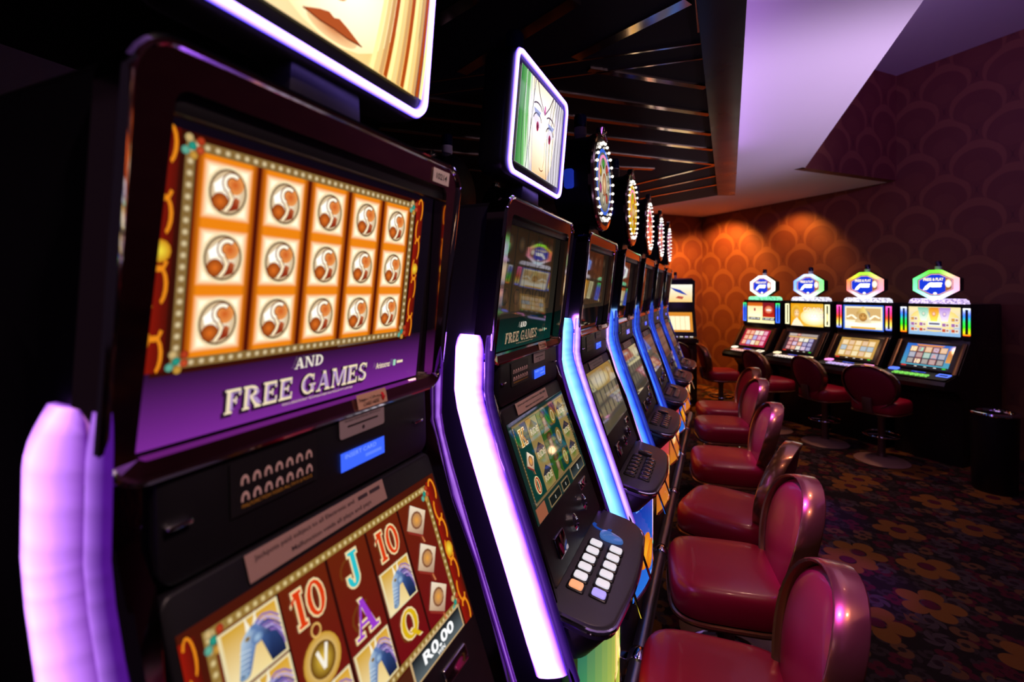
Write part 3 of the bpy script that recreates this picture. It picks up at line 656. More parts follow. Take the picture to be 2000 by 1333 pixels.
def face_art(P, w, h, kind):
    hw, hh = w / 2, h / 2
    if kind == 'warm':       # close-up of the lower half of a face, long orange hair to the right
        P.poly([(-hw, -hh), (hw, -hh), (hw, hh), (-hw, hh)], [C('f0d8a8', 1.3), C('f8c060', 1.2), C('f0a840', 1.2), C('e8d0a8', 1.3)]); P.up()
        P.disc(-.012, 0, .125, hh, C('fffaf0', 1.6), C('ffe2a8', 1.35), 26); P.up()
        P.rect(-hw, -hh, -.15, hh, C('c8a060')); P.up()
        for k in range(13):
            t = k / 12; c = mixc(C('fff0a0', 1.2), C('b84c10'), (k % 4) / 3)
            P.stroke([(.075 + t * .10 + .02 * math.sin(q * 2.2 + t), hh - (2 * hh) * q / 10) if False else (.085 + t * .095 - .028 * (q / 10) ** 2 * (1 - t * .6), hh - 2 * hh * q / 10) for q in range(11)], .0075, c)
        P.up()
        P.disc(-.012, -.092, .040, .013, C('d88048'), C('f4c890', 1.2), 20, 180, 360); P.up()
        P.poly([(-.058, -.090), (-.034, -.080), (-.020, -.076), (-.012, -.079), (-.004, -.076), (.010, -.080), (.036, -.090), (.010, -.092), (-.012, -.091), (-.034, -.092)], C('b85424'))
        P.up(); P.stroke([(-.058, -.0905), (-.034, -.0925), (-.012, -.0915), (.010, -.0925), (.036, -.0905)], .002, C('702c10'))
        P.arc(-.014, -.045, .02, .012, .004, 190, 350, C('d8903c')); P.stroke([(-.03, -.04), (-.028, .02), (-.02, .06)], .004, C('e8b878'))
        for s in (-1, 1): P.disc(-.014 + s * .055, .05, .024, .010, C('503018'), C('e8c898'), 14)
    else:                    # face framed by pale green and lilac hair with a circlet
        P.rect(-hw, -hh, hw, hh, C('d8d0d8')); P.up()
        P.hgrad(-hw, -hh, -hw + .055, hh, C('2c7838', 1.1), C('78c070', 1.2)); P.hgrad(-hw + .055, -hh, -.07, hh, C('c8e0b8', 1.2), C('f0f0ec', 1.2)); P.up()
        P.poly([(-.085, hh), (.075, hh), (.10, .02), (.085, -.06), (.055, -hh), (-.05, -hh), (-.085, -.05), (-.1, .03)],
               [C('f4dcb8', 1.3), C('f8e8d0', 1.3), C('fff0d8', 1.4), C('ffe8c8', 1.4), C('f0b880', 1.2), C('f4c898', 1.2), C('fff4e8', 1.5), C('fff8f0', 1.5)]); P.up()
        for k in range(8):
            P.stroke([(-hw + .035 + k * .0085 - .012 * math.sin(q * .33 + k), hh - 2 * hh * q / 9) for q in range(10)], .0026, C(('303840', 'f4f8f0', '506050', 'a8a0c0')[k % 4], 1.1))
        for k in range(11):
            P.stroke([(hw - .008 - k * .0085 - .03 * math.sin(q * .30) * (k / 11), hh - 2 * hh * q / 9) for q in range(10)], .0034, C(('30303c', 'c8c0d8', '707078', 'f0eef4')[k % 4], 1.1))
        P.up()
        for (ex, ey, m) in ((-.042, .012, 1), (.052, .004, -1)):
            P.poly([(ex - .03 * m, ey + .004), (ex - .012 * m, ey + .020), (ex + .016 * m, ey + .010), (ex + .026 * m, ey - .008), (ex, ey - .010)], C('e8e0ec', 1.1))
            P.arc(ex, ey + .002, .030, .022, .004, 15, 170, C('101018')); P.arc(ex - .002, ey + .03, .034, .018, .004, 20, 150, C('181420'))
            P.poly([(ex - .03 * m, ey + .03), (ex + .02 * m, ey + .03), (ex + .01 * m, ey + .016), (ex - .02 * m, ey + .018)], C('9aa8d8', 1.0))
        P.up()
        for (ex, ey) in ((-.040, .004), (.052, -.003)): P.disc(ex, ey, .009, .012, C('28101c'), C('c03868'), 12)
        P.stroke([(-.06, hh), (-.035, .075), (.004, .045), (.035, .072), (.06, hh)], .004, C('584858'))
        P.disc(.004, .056, .006, .012, C('ff78c8'), C('b03888'), 10)
        P.arc(.006, -.085, .016, .010, .003, 200, 340, C('a06848')); P.stroke([(.018, -.02), (.024, -.06), (.016, -.085)], .0025, C('e0b48c'))

STRIP_PATH = [(-0.075, 1.556), (-0.077, 1.50), (-0.079, 1.44), (-0.073, 1.405), (-0.058, 1.355), (-0.020, 1.245), (0.038, 1.085), (0.108, 0.885)]
def light_strip(side, hot, edge, parent, name='light_strip', w=0.068, off=0.0, bul=0.021, half=0.247):
    """bulged LED diffuser following the side profile; colours run hot core -> tinted edge"""
    path = []
    for (a, b) in zip(STRIP_PATH, STRIP_PATH[1:]):
        for k in range(6): path.append((a[0] + (b[0] - a[0]) * k / 6, a[1] + (b[1] - a[1]) * k / 6))
    path.append(STRIP_PATH[-1])
    n = len(path); K = 9; vs, cs, fs = [], [], []
    for i, (x, z) in enumerate(path):
        a = path[max(0, i - 1)]; b = path[min(n - 1, i + 1)]; d = Vector((b[0] - a[0], b[1] - a[1])).normalized(); nx, nz = -d.y, d.x
        cap = math.sin(min(1.0, i / 5.0) * PI / 2) if i < 6 else min(1.0, (n - 1 - i) / 2.0 + .3); wk = w * (.72 + .28 * min(1.0, math.sqrt(i / 3.0)))
        for k in range(K):
            q = -1 + 2 * k / (K - 1); bl = bul * math.sqrt(max(0, 1 - q * q)) * (0.12 + .88 * cap)
            vs.append((x + off + nx * q * wk / 2, side * (half + bl), z + nz * q * wk / 2))
            led = 1.0 + 0.10 * math.sin(i * 2.1)
            t = max(0.0, 1 - abs(q)) ** 0.8
            c = mixc(edge, hot, t); cs.append((c[0] * led, c[1] * led, c[2] * led))
    for i in range(n - 1):
        for k in range(K - 1): fs.append((i * K + k, i * K + k + 1, (i + 1) * K + k + 1, (i + 1) * K + k))
    # closed back so the diffuser has thickness
    b0 = len(vs)
    for i, (x, z) in enumerate(path):
        for k in (0, K - 1):
            v = vs[i * K + k]; vs.append((v[0], side * (half - .006), v[2])); cs.append(edge)
    for i in range(n - 1):
        fs.append((i * K, (i + 1) * K, b0 + (i + 1) * 2, b0 + i * 2)); fs.append((i * K + K - 1, b0 + i * 2 + 1, b0 + (i + 1) * 2 + 1, (i + 1) * K + K - 1))
    fs += [tuple(range(K)) + (b0 + 1, b0), tuple((n - 1) * K + k for k in range(K)) + (b0 + n * 2 - 1, b0 + n * 2 - 2)]
    me = bpy.data.meshes.new(name); me.from_pydata(vs, [], fs)
    at = me.color_attributes.new('Col', 'FLOAT_COLOR', 'POINT'); at.data.foreach_set('color', [q for c in cs for q in (*c, 1.0)])
    return finish(me, name, M['led'], parent, True)

DECK_MAP = lambda u, v, d: (u, v, 1.016 - (u - 0.1) * 0.22 + d)
def deck_outline():
    pts = [(0.085, -0.238), (0.165, -0.236)]
    for k in range(7):
        t = math.radians(-90 + 78 * k / 6); pts.append((0.168 + 0.056 * math.cos(t), -0.178 + 0.058 * math.sin(t)))
    for k in range(1, 6): y = -0.165 + .33 * k / 6; pts.append((0.2235 + 0.013 * (1 - (y / .165) ** 2), y))
    for k in range(7):
        t = math.radians(12 + 78 * k / 6); pts.append((0.168 + 0.056 * math.cos(t), 0.178 + 0.058 * math.sin(t)))
    pts += [(0.165, 0.236), (0.085, 0.238)]
    return pts

_button = {}
def button(parent, u, v, material, su=.030, sv=.024, h=.009, name='button'):
    key = (material.name, su, sv)
    if key not in _button:
        bm = prism_bm(rrect(-su / 2, su / 2, -sv / 2, sv / 2, .006, 3), lambda a, b, d: (a, b, d), 0, h, .003, 2)
        bmesh.ops.recalc_face_normals(bm, faces=bm.faces[:])
        me = bpy.data.meshes.new(name); bm.to_mesh(me); bm.free(); me.materials.append(material)
        for p in me.polygons: p.use_smooth = True
        _button[key] = me
    o = bpy.data.objects.new(name, _button[key]); col.objects.link(o); o.parent = parent
    o.location = DECK_MAP(u, v, 0.001); o.rotation_euler = (0, math.atan(0.22), 0)
    return o

def beacon(parent, x, z, r=.024, y=0.0):
    b = lathe('beacon', [(r * .9, 0), (r * .92, .012), (r, .014), (r, .045)], M['beaconwhite'], parent, 20, center=(x, y, z))
    lathe('beacon_lens', [(r * 1.02, .045), (r * 1.02, .088), (r * .8, .096)], M['beaconblue'], b, 20, center=(x, y, z))
    return b

_bulb_me = None
def wheel_topper(root, art):
    global _bulb_me
    cz, R, x0 = 2.068, 0.186, -0.002
    w = lathe('wheel_topper', [(R * .80, -.15), (R * .93, -.135), (R * .95, -.03), (R, -.012), (R, 0.0), (R * .985, .006), (R * .78, .008)], M['black'], root, 44, 'x', (x0, 0, cz))
    lathe('wheel_rim', [(R * 1.005, -.006), (R * 1.012, .004), (R * .99, .010), (R * .90, .012), (R * .885, .007)], M['archchrome'], w, 44, 'x', (x0, 0, cz))
    P = Print(); art(P, R)
    mp = lambda u, v, d: (x0 + .009 + d, u, cz + v)
    P.build('wheel_face', mp, M['screen'], w)
    # crest on top of the rim and blue glow pods on the flank
    prism('crest', [(-.05, .17), (-.03, .205), (0, .215), (.03, .205), (.05, .17), (0, .183)], lambda u, v, d: (x0 + d, u, cz + v), -.012, .016, M['chrome'], w, .003)
    prism('glow_pod', rrect(-.095, -.060, -.05, .02, .010), lambda u, v, d: (x0 + u, -d, cz + v), .168, .186, M['wheelblue'], w, .004)
    if _bulb_me is None:
        bm = bmesh.new(); bmesh.ops.create_icosphere(bm, subdivisions=1, radius=.0065)
        _bulb_me = bpy.data.meshes.new('bulb'); bm.to_mesh(_bulb_me); bm.free(); _bulb_me.materials.append(M['bulb'])
    for k in range(26):
        t = 2 * PI * (k + .5) / 26
        o = bpy.data.objects.new('bulb', _bulb_me); col.objects.link(o); o.parent = w
        o.location = (x0 + .016, R * .79 * math.cos(t), cz + R * .79 * math.sin(t))
    prism('topper_neck', [(-.10, 1.84), (.10, 1.84), (.06, 1.90), (-.06, 1.90)], lambda u, v, d: (-.13 + d, u, v), 0, .10, M['black'], root)
    beacon(root, -.085, 2.245)
    return w

def rect_topper(root, kind):
    w, h = .388, .282; cz = 2.045; cx = .004
    tilt = math.radians(5); upv = (math.sin(tilt), 0, math.cos(tilt))
    mp = plane_map((cx, -.018, cz), upv)
    b = prism('topper_screen', rrect(-w / 2, w / 2, -h / 2, h / 2, .035, 6), mp, -.075, 0.0, M['black'], root, .018, 3)
    P = Print(); face_art(P, w - .075, h - .068, kind)
    P.build('topper_picture', lambda u, v, d: mp(u, v, d + .002), M['screen'], b)
    o = rrect(-w / 2 + .004, w / 2 - .004, -h / 2 + .004, h / 2 - .004, .030, 6); i = rrect(-w / 2 + .017, w / 2 - .017, -h / 2 + .017, h / 2 - .017, .022, 6)
    me_bm = frame_bm(o, i, mp, -.001, .006)
    me_bm.free()
    lerp = lambda t: [(p[0] + (q[0] - p[0]) * t, p[1] + (q[1] - p[1]) * t) for p, q in zip(o, i)]
    rings = [lerp(0), lerp(.28), lerp(.72), lerp(1)]; n = len(o); vs, fs, cs = [], [], []
    for r, (d, c) in zip(rings, ((.0, C('2c10f0', 1.5)), (.007, C('a080ff', 6.5)), (.007, C('a080ff', 6.5)), (.0, C('2c10f0', 1.5)))):
        vs += [mp(u, v, d) for u, v in r]; cs += [c] * n
    for k in range(3):
        for j in range(n): fs.append((k * n + j, k * n + (j + 1) % n, (k + 1) * n + (j + 1) % n, (k + 1) * n + j))
    me = bpy.data.meshes.new('neon_frame'); me.from_pydata(vs, [], fs)
    at = me.color_attributes.new('Col', 'FLOAT_COLOR', 'POINT'); at.data.foreach_set('color', [q for c in cs for q in (*c, 1.0)])
    finish(me, 'neon_frame', M['led'], b)
    prism('topper_neck', [(-.07, 1.84), (.05, 1.84), (.045, 1.93), (-.065, 1.93)], lambda u, v, d: (-.075 + d, u, v), 0, .05, M['panel'], root, .004)
    beacon(root, -.075, 2.225)
M['neon'] = mat('neon_violet', (0.5, 0.3, 1), 0.3, emit=(0.52, 0.30, 1.0), es=4.6)

def upright(name, y, label, strips_col, upper, lower, belly, topper, lit, group, x=-0.41, rz=0.0, detail=True, screen_mat='screen', asset=None):
    root = empty(name, (x, y, 0), rz, label, 'slot machine', group)
    hw = .235
    # cabinet body
    prof = [(p[0] - .012, p[1]) for p in PROF] + [(.12, .93), (.14, .70), (.14, .556), (-.46, .556), (-.46, 1.80), (-.43, 1.835), (-.02, 1.838)]
    prism('cabinet_body', prof, lambda u, v, d: (u, d, v), -hw, hw, M['body'], root, .006)
    # mirror-chrome arch round the upper glass
    outer = [(u, v) for u, v in rrect(-.247, .247, 1.492, 1.848, .034, 6)]
    inner = []
    for (u, v) in rrect(-.212, .212, 1.508, 1.814, .012, 6):
        fl = max(0, (1.60 - v) / .09) ; u2 = u * (1 + .055 * min(1, fl)); inner.append((u2, v))
    obj_bm('chrome_arch', frame_bm(outer, inner, on_front(), -.03, .014), M['archchrome'], root)
    ed = [(px(v) + .014, u, v) for u, v in outer]
    tube('chrome_bead', ed, .0048, M['chrome'], root, 8, True)
    # smoked side bands and chrome edge rails down the slope
    zs = [1.505, 1.47, 1.432, 1.40, 1.36, 1.305, 1.25, 1.202, 1.12, 1.021]
    for s in (-1, 1):
        vs, fs = [], []
        for z in zs:
            b = .0 if z > 1.43 else .016 * math.sin(PI * (1.43 - z) / .41)
            for (u, o) in ((.206, -.006), (.206, .004), (.228, .010 + b * .4), (.246, .004), (.247, -.03)): vs.append((px(z) + o, s * u, z))
        for i in range(len(zs) - 1):
            for k in range(4): fs.append((i * 5 + k, i * 5 + k + 1, (i + 1) * 5 + k + 1, (i + 1) * 5 + k))
        obj_vf('side_band', vs, fs, M['darkchrome'], root, True)
        tube('edge_rail', [(px(z) + .003, s * .2475, z) for z in (1.50, 1.47, 1.45, 1.432, 1.41, 1.385, 1.35, 1.305, 1.25, 1.2, 1.1, .95, .72)], .0042, M['chrome'], root, 8)
        light_strip(s, strips_col[0], strips_col[1], root)
        if strips_col[2] is not None:
            light_strip(s, strips_col[2], strips_col[3], root, 'accent_strip', .020, .047, .006)
    # upper screen: header bar, picture
    prism('screen_header', [(-.212, 1.796), (.212, 1.796), (.212, 1.815), (-.212, 1.815)], on_front(), -.004, .008, M['panel'], root, .002)
    P = Print(); upper(P)
    us = P.build('upper_screen', on_front(-.010), M[screen_mat], root, .0003)
    # player panel
    prism('player_panel', rrect(-.206, .206, 1.392, 1.503, .018), on_front(), -.01, .008, M['panel'], root, .004)
    pm = on_front(.009)
    if detail:
        P = Print()
        P.rect(-.140, 1.428, -.030, 1.482, (.010, .009, .012)); P.up()
        tan = (.75, .52, .48)
        for r in range(2):
            for k in range(7):
                u = -.124 + k * .0137; v = 1.4585 - r * .0165
                P.disc(u, v, .0048, .0075, tan, tan, 10, 0, 180); P.rect(u - .0048, v - .0022, u + .0048, v, tan); P.l += 1
                P.disc(u, v + .0008, .0022, .0034, (.02, .015, .02), None, 8, 0, 180); P.rect(u - .0022, v - .0022, u + .0022, v + .0008, (.02, .015, .02)); P.l -= 1
        P.l = 1; P.text('MALFUNCTION VOIDS ALL PAYS & PLAYS', -.083, 1.4335, .0036, (.62, .30, .03), .09, 0)
        P.poly(rrect(.008, .096, 1.462, 1.489, .004, 3), (.36, .28, .30)); P.l = 2
        P.text('MALFUNCTION VOIDS ALL PAYS & PLAYS', .052, 1.4815, .0030, (.05, .04, .05), .07, 0); P.rect(.022, 1.4745, .082, 1.4768, (.02, .015, .02)); P.disc(.052, 1.4685, .0028, .0028, (.03, .02, .03), None, 8)
        P.build('panel_print', pm, M['print'], root, .0003)
        P = Print(); P.rect(.009, 1.421, .095, 1.4445, C('3a62ff', 1.15)); P.up(); P.text('INSERT CARD', .047, 1.436, .0055, C('7a98ff', 1.2), .06, 0); P.rect(.055, 1.4275, .088, 1.4315, C('5a7cff', 1.2))
        P.build('player_display', pm, M['screen'], root, .0003)
        for u in (-.19, .176):
            box('latch', pm(0, 1.445, 0)[0] - .002, pm(0, 1.445, 0)[0] + .006, u - .011, u + .011, 1.4435, 1.4475, M['chrome'], root, .0015)
        P = Print(); P.rect(.036, 1.494, .096, 1.513, (.62, .36, .25)); P.up(); P.text('INSERT PLAYERS', .062, 1.5045, .0048, (.05, .02, .02), .045, 0.01); P.text('CARD HERE', .062, 1.4972, .0048, (.05, .02, .02), .032, .01)
        P.poly([(.087, 1.497), (.092, 1.503), (.0895, 1.503), (.0895, 1.510), (.0845, 1.510), (.0845, 1.503), (.082, 1.503)], (.6, .02, .02))
        P.build('card_sticker', on_front(.016), M['print'], root, .0003)
    # lower door: framed sloping screen
    prism('lower_door', rrect(-.207, .207, 1.03, 1.388, .012), on_front(), -.02, .004, M['panel'], root, .003)
    if detail:
        P = Print(); P.rect(-.128, 1.3615, .086, 1.387, (.42, .26, .23)); P.up()
        P.text('Jackpots paid subject to all Electronic and', -.046, 1.3765, .0062, (.03, .02, .03), .145, .012); P.rect(.034, 1.3775, .052, 1.382, (.06, .04, .05)); P.rect(.056, 1.3775, .077, 1.382, (.06, .04, .05)); P.text('Malfunction voids all plays and pays', -.01, 1.3655, .0062, (.03, .02, .03), .13, .012)
        P.build('notice_label', on_front(.0055), M['print'], root, .0003)
    P = Print(); lower(P)
    P.build('lower_screen', on_front(.0045), M[screen_mat], root, .0003)
    # hardware between screen and deck
    for (u, v, r) in ((-.02, 1.085, .017), (.075, 1.095, .017)):
        n = Vector((.95, 0, .33)).normalized(); c = Vector((px(v) + .004, u, v))
        a = Vector((0, 1, 0)); bb = n.cross(a); vs, fs = [], []
        for (rr, hh) in ((r, 0), (r * .95, .010), (r * .6, .014), (r * .5, .010), (r * .1, .009)):
            for k in range(16): t = 2 * PI * k / 16; vs.append(c + a * rr * math.cos(t) + bb * rr * 1.25 * math.sin(t) + n * hh)
        for i in range(4):
            for k in range(16): fs.append((i * 16 + k, i * 16 + (k + 1) % 16, (i + 1) * 16 + (k + 1) % 16, (i + 1) * 16 + k))
        obj_vf('chrome_escutcheon', vs, fs, M['chrome'], root, True)
    prism('bill_slot', rrect(-.15, -.09, 1.062, 1.105, .004), on_front(), .002, .010, M['darkchrome'], root, .002)
    prism('button_plate', rrect(.10, .16, 1.115, 1.135, .003), on_front(), .002, .008, M['chrome'], root, .002)
    # deck
    dk = prism('button_deck', deck_outline(), DECK_MAP, -.030, 0.0, M['deck'], root, .004)
    prism('deck_skirt', [(u - .006 if u > .1 else u, v * .985) for u, v in deck_outline()], lambda u, v, d: (u - max(0, -d - .03) * .9 if u > .1 else u, v, DECK_MAP(u, v, d)[2]), -.085, -.030, M['body'], root, .003)
    tube('deck_trim', [DECK_MAP(u + (.002 if u > .1 else 0), v * 1.006, -.012) for u, v in deck_outline()], .0055, M['chrome'], root, 8)
    rows = 6
    for c in range(2):
        for k in range(rows):
            u = (.130, .178)[c]; v = -.148 + k * .0375 + (.006 if c else 0)
            m = M['btndark']
            if lit: m = M['btnorange'] if (c == 0 and k == 0) else M['btnviolet'] if (c == 1 and k == 0) else M['btnwhite']
            ring = button(dk, u, v, M['black'], .040, .031, .004, 'button_bezel'); button(dk, u, v, m)
    if lit:
        prism('blue_lens', [(.128 + .03 * math.cos(t) * (1 + .35 * math.cos(t)) + .02, .094 + .021 * math.sin(t)) for t in [2 * PI * k / 18 for k in range(18)]], DECK_MAP, .0, .010, M['bluelens'], dk, .003)
        P = Print(); P.arc(.125, .135, .026, .020, .010, 150, 380, C('2858c8', .55)); P.build('deck_print', lambda u, v, d: DECK_MAP(u, v, d), M['screen'], dk)
    else:
        button(dk, .150, .095, M['btndark'], .052, .034, .012, 'spin_button')
    # belly glass, bowed forward under the deck
    P = Print(); belly(P)
    bo = P.build('belly_glass', lambda u, v, d: (.150 + .035 * (1 - (u / .21) ** 2) + d, u, v), M['screen'], root)
    ys = [-.205 + .41 * k / 10 for k in range(11)]
    tube('belly_trim', [(.151 + .035 * (1 - (q / .21) ** 2), q, .60) for q in ys], .006, M['chrome'], root, 8)
    topper(root)
    if asset:
        P = Print(); P.rect(.165, 1.817, .212, 1.838, (.66, .56, .52)); P.up(); P.text(asset, .189, 1.823, .009, (.02, .02, .02), .031, .01)
        P.build('asset_label', on_front(.0148), M['print'], root)
    return root

def grid_belly(P, n=10):
    """background strips so that the print follows the bow of the glass"""
    pass
def belly_green(P):
    for i in range(12):
        u0 = -.21 + .42 * i / 12; u1 = u0 + .035; t = i / 11
        cb = mixc(C('60c860'), C('f0d040'), t); ct = mixc(C('1a6a58'), C('b8c828'), t); P.vgrad(u0, .60, u1, .925, cb, ct)
    P.l = 2; P.serif('R', .045, .72, .13, .11, C('7a3c08'), .05); P.l = 4; P.serif('R', .045, .72, .13, .11, C('f8e088', 1.1))
    P.l = 2; P.arc(.12, .80, .085, .10, .022, 190, 380, C('f0c040')); P.l = 3; P.arc(.12, .80, .06, .07, .01, 180, 360, C('58a028'))
def belly_blue(P):
    for i in range(12):
        u0 = -.21 + .42 * i / 12; P.vgrad(u0, .60, u0 + .035, .925, C('2878e8', .9), C('0c30a8', .9))
    P.l = 2; P.disc(-.10, .73, .07, .06, C('f8b020'), C('e07808'), 14); P.disc(-.03, .69, .06, .05, C('f8a818'), C('d86808'), 14)
    P.l = 3; P.disc(.12, .78, .06, .12, C('f8e8d8'), C('c04060'), 18); P.l = 4; P.arc(.12, .78, .065, .13, .01, 0, 360, C('48c048')); P.arc(.12, .78, .05, .1, .01, 0, 360, C('d82838'))
    P.l = 3
    for k in range(6): P.rect(-.19 + k * .035, .895, -.165 + k * .035, .915, C('68a0f8'))
def belly_warm(P):
    for i in range(12):
        u0 = -.21 + .42 * i / 12; P.vgrad(u0, .60, u0 + .035, .925, C('d88020', .9), C('c02848', .9))
    P.l = 2
    for k in range(4): P.disc(-.14 + k * .09, .76 + .03 * (k % 2), .04, .05, C('fff0c8', 1.1), C('f0a030'), 12)
def wheel_art(c1, c2, c3):
    def f(P, R):
        P.disc(0, 0, R * .9, R * .9, C('0a0a0c'), C('1a1612'), 36); P.l = 2
        P.disc(0, 0, R * .68, R * .68, C(c1), C(c2), 32); P.l = 3
        P.arc(0, 0, R * .68, R * .68, R * .07, 0, 360, C(c3), 32); P.l = 4
        for k in range(7):
            t = k * 2 * PI / 7; P.disc(R * .38 * math.cos(t), R * .38 * math.sin(t), R * .12, R * .12, C(('f8e8c0', 'e84830', '58c040', 'f8c020', 'd850a0')[k % 5]), C(c2), 10)
        P.l = 5; P.disc(0, -R * .05, R * .2, R * .24, C('f8d8a0'), C('8a3a18'), 14); P.arc(0, R * .1, R * .5, R * .46, R * .06, 30, 200, C('f890c8'), 14)
    return f

VIO1 = (C('d08cff', 3.2), C('64189e', .9), C('b070ec', 1.0), C('5a189a', .7))
VIO = (C('b070ff', 17), C('4a14d8', 2.2), C('6030b0', .6), C('2a1060', .4))
BLU = (C('78c4ff', 2.6), C('2034e0', 1.2), C('e0b8ff', 1.4), C('8a50e0', .9))
BLU2 = (C('58a4ff', 2.2), C('1428e0', 1.2), C('3a50d8', .8), C('1c28a0', .6))
Y0, PITCH = 0.465, 0.6965
GRP = 'upright slot machines in the bank along the aisle'
def up1(P): art_upper_gold(P); free_games(P, C('f0dcb8', 1.0), C('b090c8'), C('28102c'))
def up2(P): art_upper_dim(P, .35, '4a4438', '0c5048', '8a6a48'); free_games(P, C('b89a78', .8), C('9a7a68', .7), C('0c2420'))
def low2(P): art_lower_ride(P, .55)
def dimU(k, a, b, c): return lambda P: art_upper_dim(P, k, a, b, c)
def low_dim(k, bgc, acc):
    def f(P):
        P.vgrad(-.2, 1.15, .2, 1.357, C(bgc, k), C(bgc, k * .8)); P.up()
        for i in range(5):
            for j in range(3): P.soft(-.17 + i * .068, 1.19 + j * .051, -.108 + i * .068, 1.238 + j * .051, C(acc, k), C(bgc, k), .012)
        P.rect(-.17, 1.156, .17, 1.18, C(acc, k * .4))
    return f
upright('slot_machine', Y0, 'slot machine with violet light strips and glowing screen of fifteen orange coin tiles', VIO1, up1, art_lower_dragons, belly_warm,
        lambda r: rect_topper(r, 'warm'), True, GRP, asset='10214')
upright('slot_machine', Y0 + PITCH, 'slot machine with violet light strips, white lit buttons and green-haired face on its topper', VIO, up2, low2, belly_green,
        lambda r: rect_topper(r, 'cool'), True, GRP, screen_mat='dimscreen')
specs = [('bulb-ringed wheel topper beside the green-haired face machine', dimU(.35, '584838', '181c20', '906848'), low_dim(.5, '6a6258', 'a89878'), belly_blue, ('f0e8d0', '182a18', '3868d8'), BLU),
         ('bulb-ringed wheel topper showing a yellow panel', dimU(.22, '4a3c38', '181418', '705848'), low_dim(.42, '706860', '9a8c78'), belly_warm, ('f0d020', 'a87808', 'e8c040'), BLU2),
         ('bulb-ringed wheel topper with red dotted face', dimU(.22, '4a3c38', '181418', '705848'), low_dim(.42, '706860', '988a7a'), belly_warm, ('e83828', '981410', 'f0e0d0'), BLU2),
         ('bulb-ringed wheel topper with blue and white face', dimU(.22, '4a3c38', '181418', '705848'), low_dim(.42, '706860', '908478'), belly_blue, ('283a78', '0c1430', 'c8d8f0'), BLU2),
         ('wheel topper, last of the bank', dimU(.22, '4a3c38', '181418', '705848'), low_dim(.42, '706860', '908478'), belly_warm, ('304888', '101c38', '88a8e8'), BLU2)]
for i, (d, u, l, b, wa, sc) in enumerate(specs):
    upright('slot_machine', Y0 + PITCH * (i + 2), 'slot machine with blue light strips and ' + d, sc, u, l, b, lambda r, wa=wa: wheel_topper(r, wheel_art(*wa)), False, GRP, screen_mat='dimscreen')

# machines standing back to back with the bank: their toppers show over it
def rear_machine(y, label):
    root = empty('slot_machine', (-1.185, y, 0), PI, label, 'slot machine', 'slot machines back to back behind the bank')
    prism('cabinet_body', [(0, 1.84), (-.04, 1.45), (.12, 1.0), (.16, .7), (.16, 0), (-.28, 0), (-.28, 1.80), (-.25, 1.838)], lambda u, v, d: (u, d, v), -.235, .235, M['body'], root, .006)
    wheel_topper(root, wheel_art('f0d020', 'a87808', 'e8c040'))
rear_machine(1.86, 'dark back of a slot machine with rounded topper behind the fifteen-tile machine')
rear_machine(2.56, 'dark back of a slot machine with rounded topper behind the green-haired face machine')

# long plinth, chrome rail with clamps
bench = empty('machine_plinth', (-0.41, 2.4, 0), 0, 'long black plinth under the bank of upright slot machines', 'plinth')
box('plinth_body', -.46, .105, -2.75, 2.65, 0.0, .553, M['bench'], bench, .006)
box('kick_panel', .104, .116, -2.74, 2.64, .09, .53, mat('plinth_front', (0.05, 0.055, 0.09), 0.3, 0.2), bench, .003)
rail = empty('bumper_rail', (-0.236, 2.4, .45), 0, 'grey metal bumper rail running along the plinth in front of the machines', 'rail')
tube('rail_tube', [(0, -2.7 + 5.3 * k / 20, 0) for k in range(21)], .026, M['steel'], rail, 16)
for k in range(8):
    yk = Y0 + PITCH * (k - .5) - 2.4 + .09
    if yk > 2.6: break
    cb = lathe('rail_clamp', [(.031, -.03), (.034, -.026), (.034, .026), (.031, .03)], M['chrome'], rail, 16, 'y', (0, yk, 0))
    box('clamp_bracket', -.058, -.02, yk - .02, yk + .02, -.06, .01, M['chrome'], rail, .004)

# ------------------------------------------------------------------ slant machines along the oblique wall
D_ROW = 5.7
def row2_pos(f, D=D_ROW): p = W_NRM * D + W_DIR * (f * D_ROW); return (p.x, p.y, 0)
RZ2 = math.atan2(-W_NRM.y, -W_NRM.x)
M['cab2'] = mat('slant_cabinet_black', (0.010, 0.008, 0.009), 0.3, noise=0.08)
M['bronzeside'] = mat('bronze_side_panel', (0.10, 0.055, 0.03), 0.3, 0.6)
SL = [(.026, 1.132), (.196, .867)]            # slope of lower screen (x, z)
def slope_map(off=0.0):
    a = Vector((SL[0][0], 0, SL[0][1])); b = Vector((SL[1][0], 0, SL[1][1])); up = (a - b).normalized(); c = (a + b) / 2; n = Vector((0, 1, 0)).cross(up)
    return plane_map(c + n * off, up)
def ring_cols(name, outer, inner, mapf, colf, parent, d0=0.0, d1=.012, k=1.0):
    bm = frame_bm(outer, inner, mapf, d0, d1)
    bmesh.ops.recalc_face_normals(bm, faces=bm.faces[:])
    n = len(outer); me = bpy.data.meshes.new(name); bm.to_mesh(me); bm.free()
    at = me.color_attributes.new('Col', 'FLOAT_COLOR', 'POINT'); fl = []
    allp = outer + inner + outer + inner
    for (u, v) in allp: c = colf(u, v); fl += [c[0] * k, c[1] * k, c[2] * k, 1]
    at.data.foreach_set('color', fl)
    return finish(me, name, M['led'], parent)
def hexa(w, h, t):   # flattened octagon
    return [(-t, -h), (t, -h), (w, -h * .42), (w, h * .42), (t, h), (-t, h), (-w, h * .42), (-w, -h * .42)]

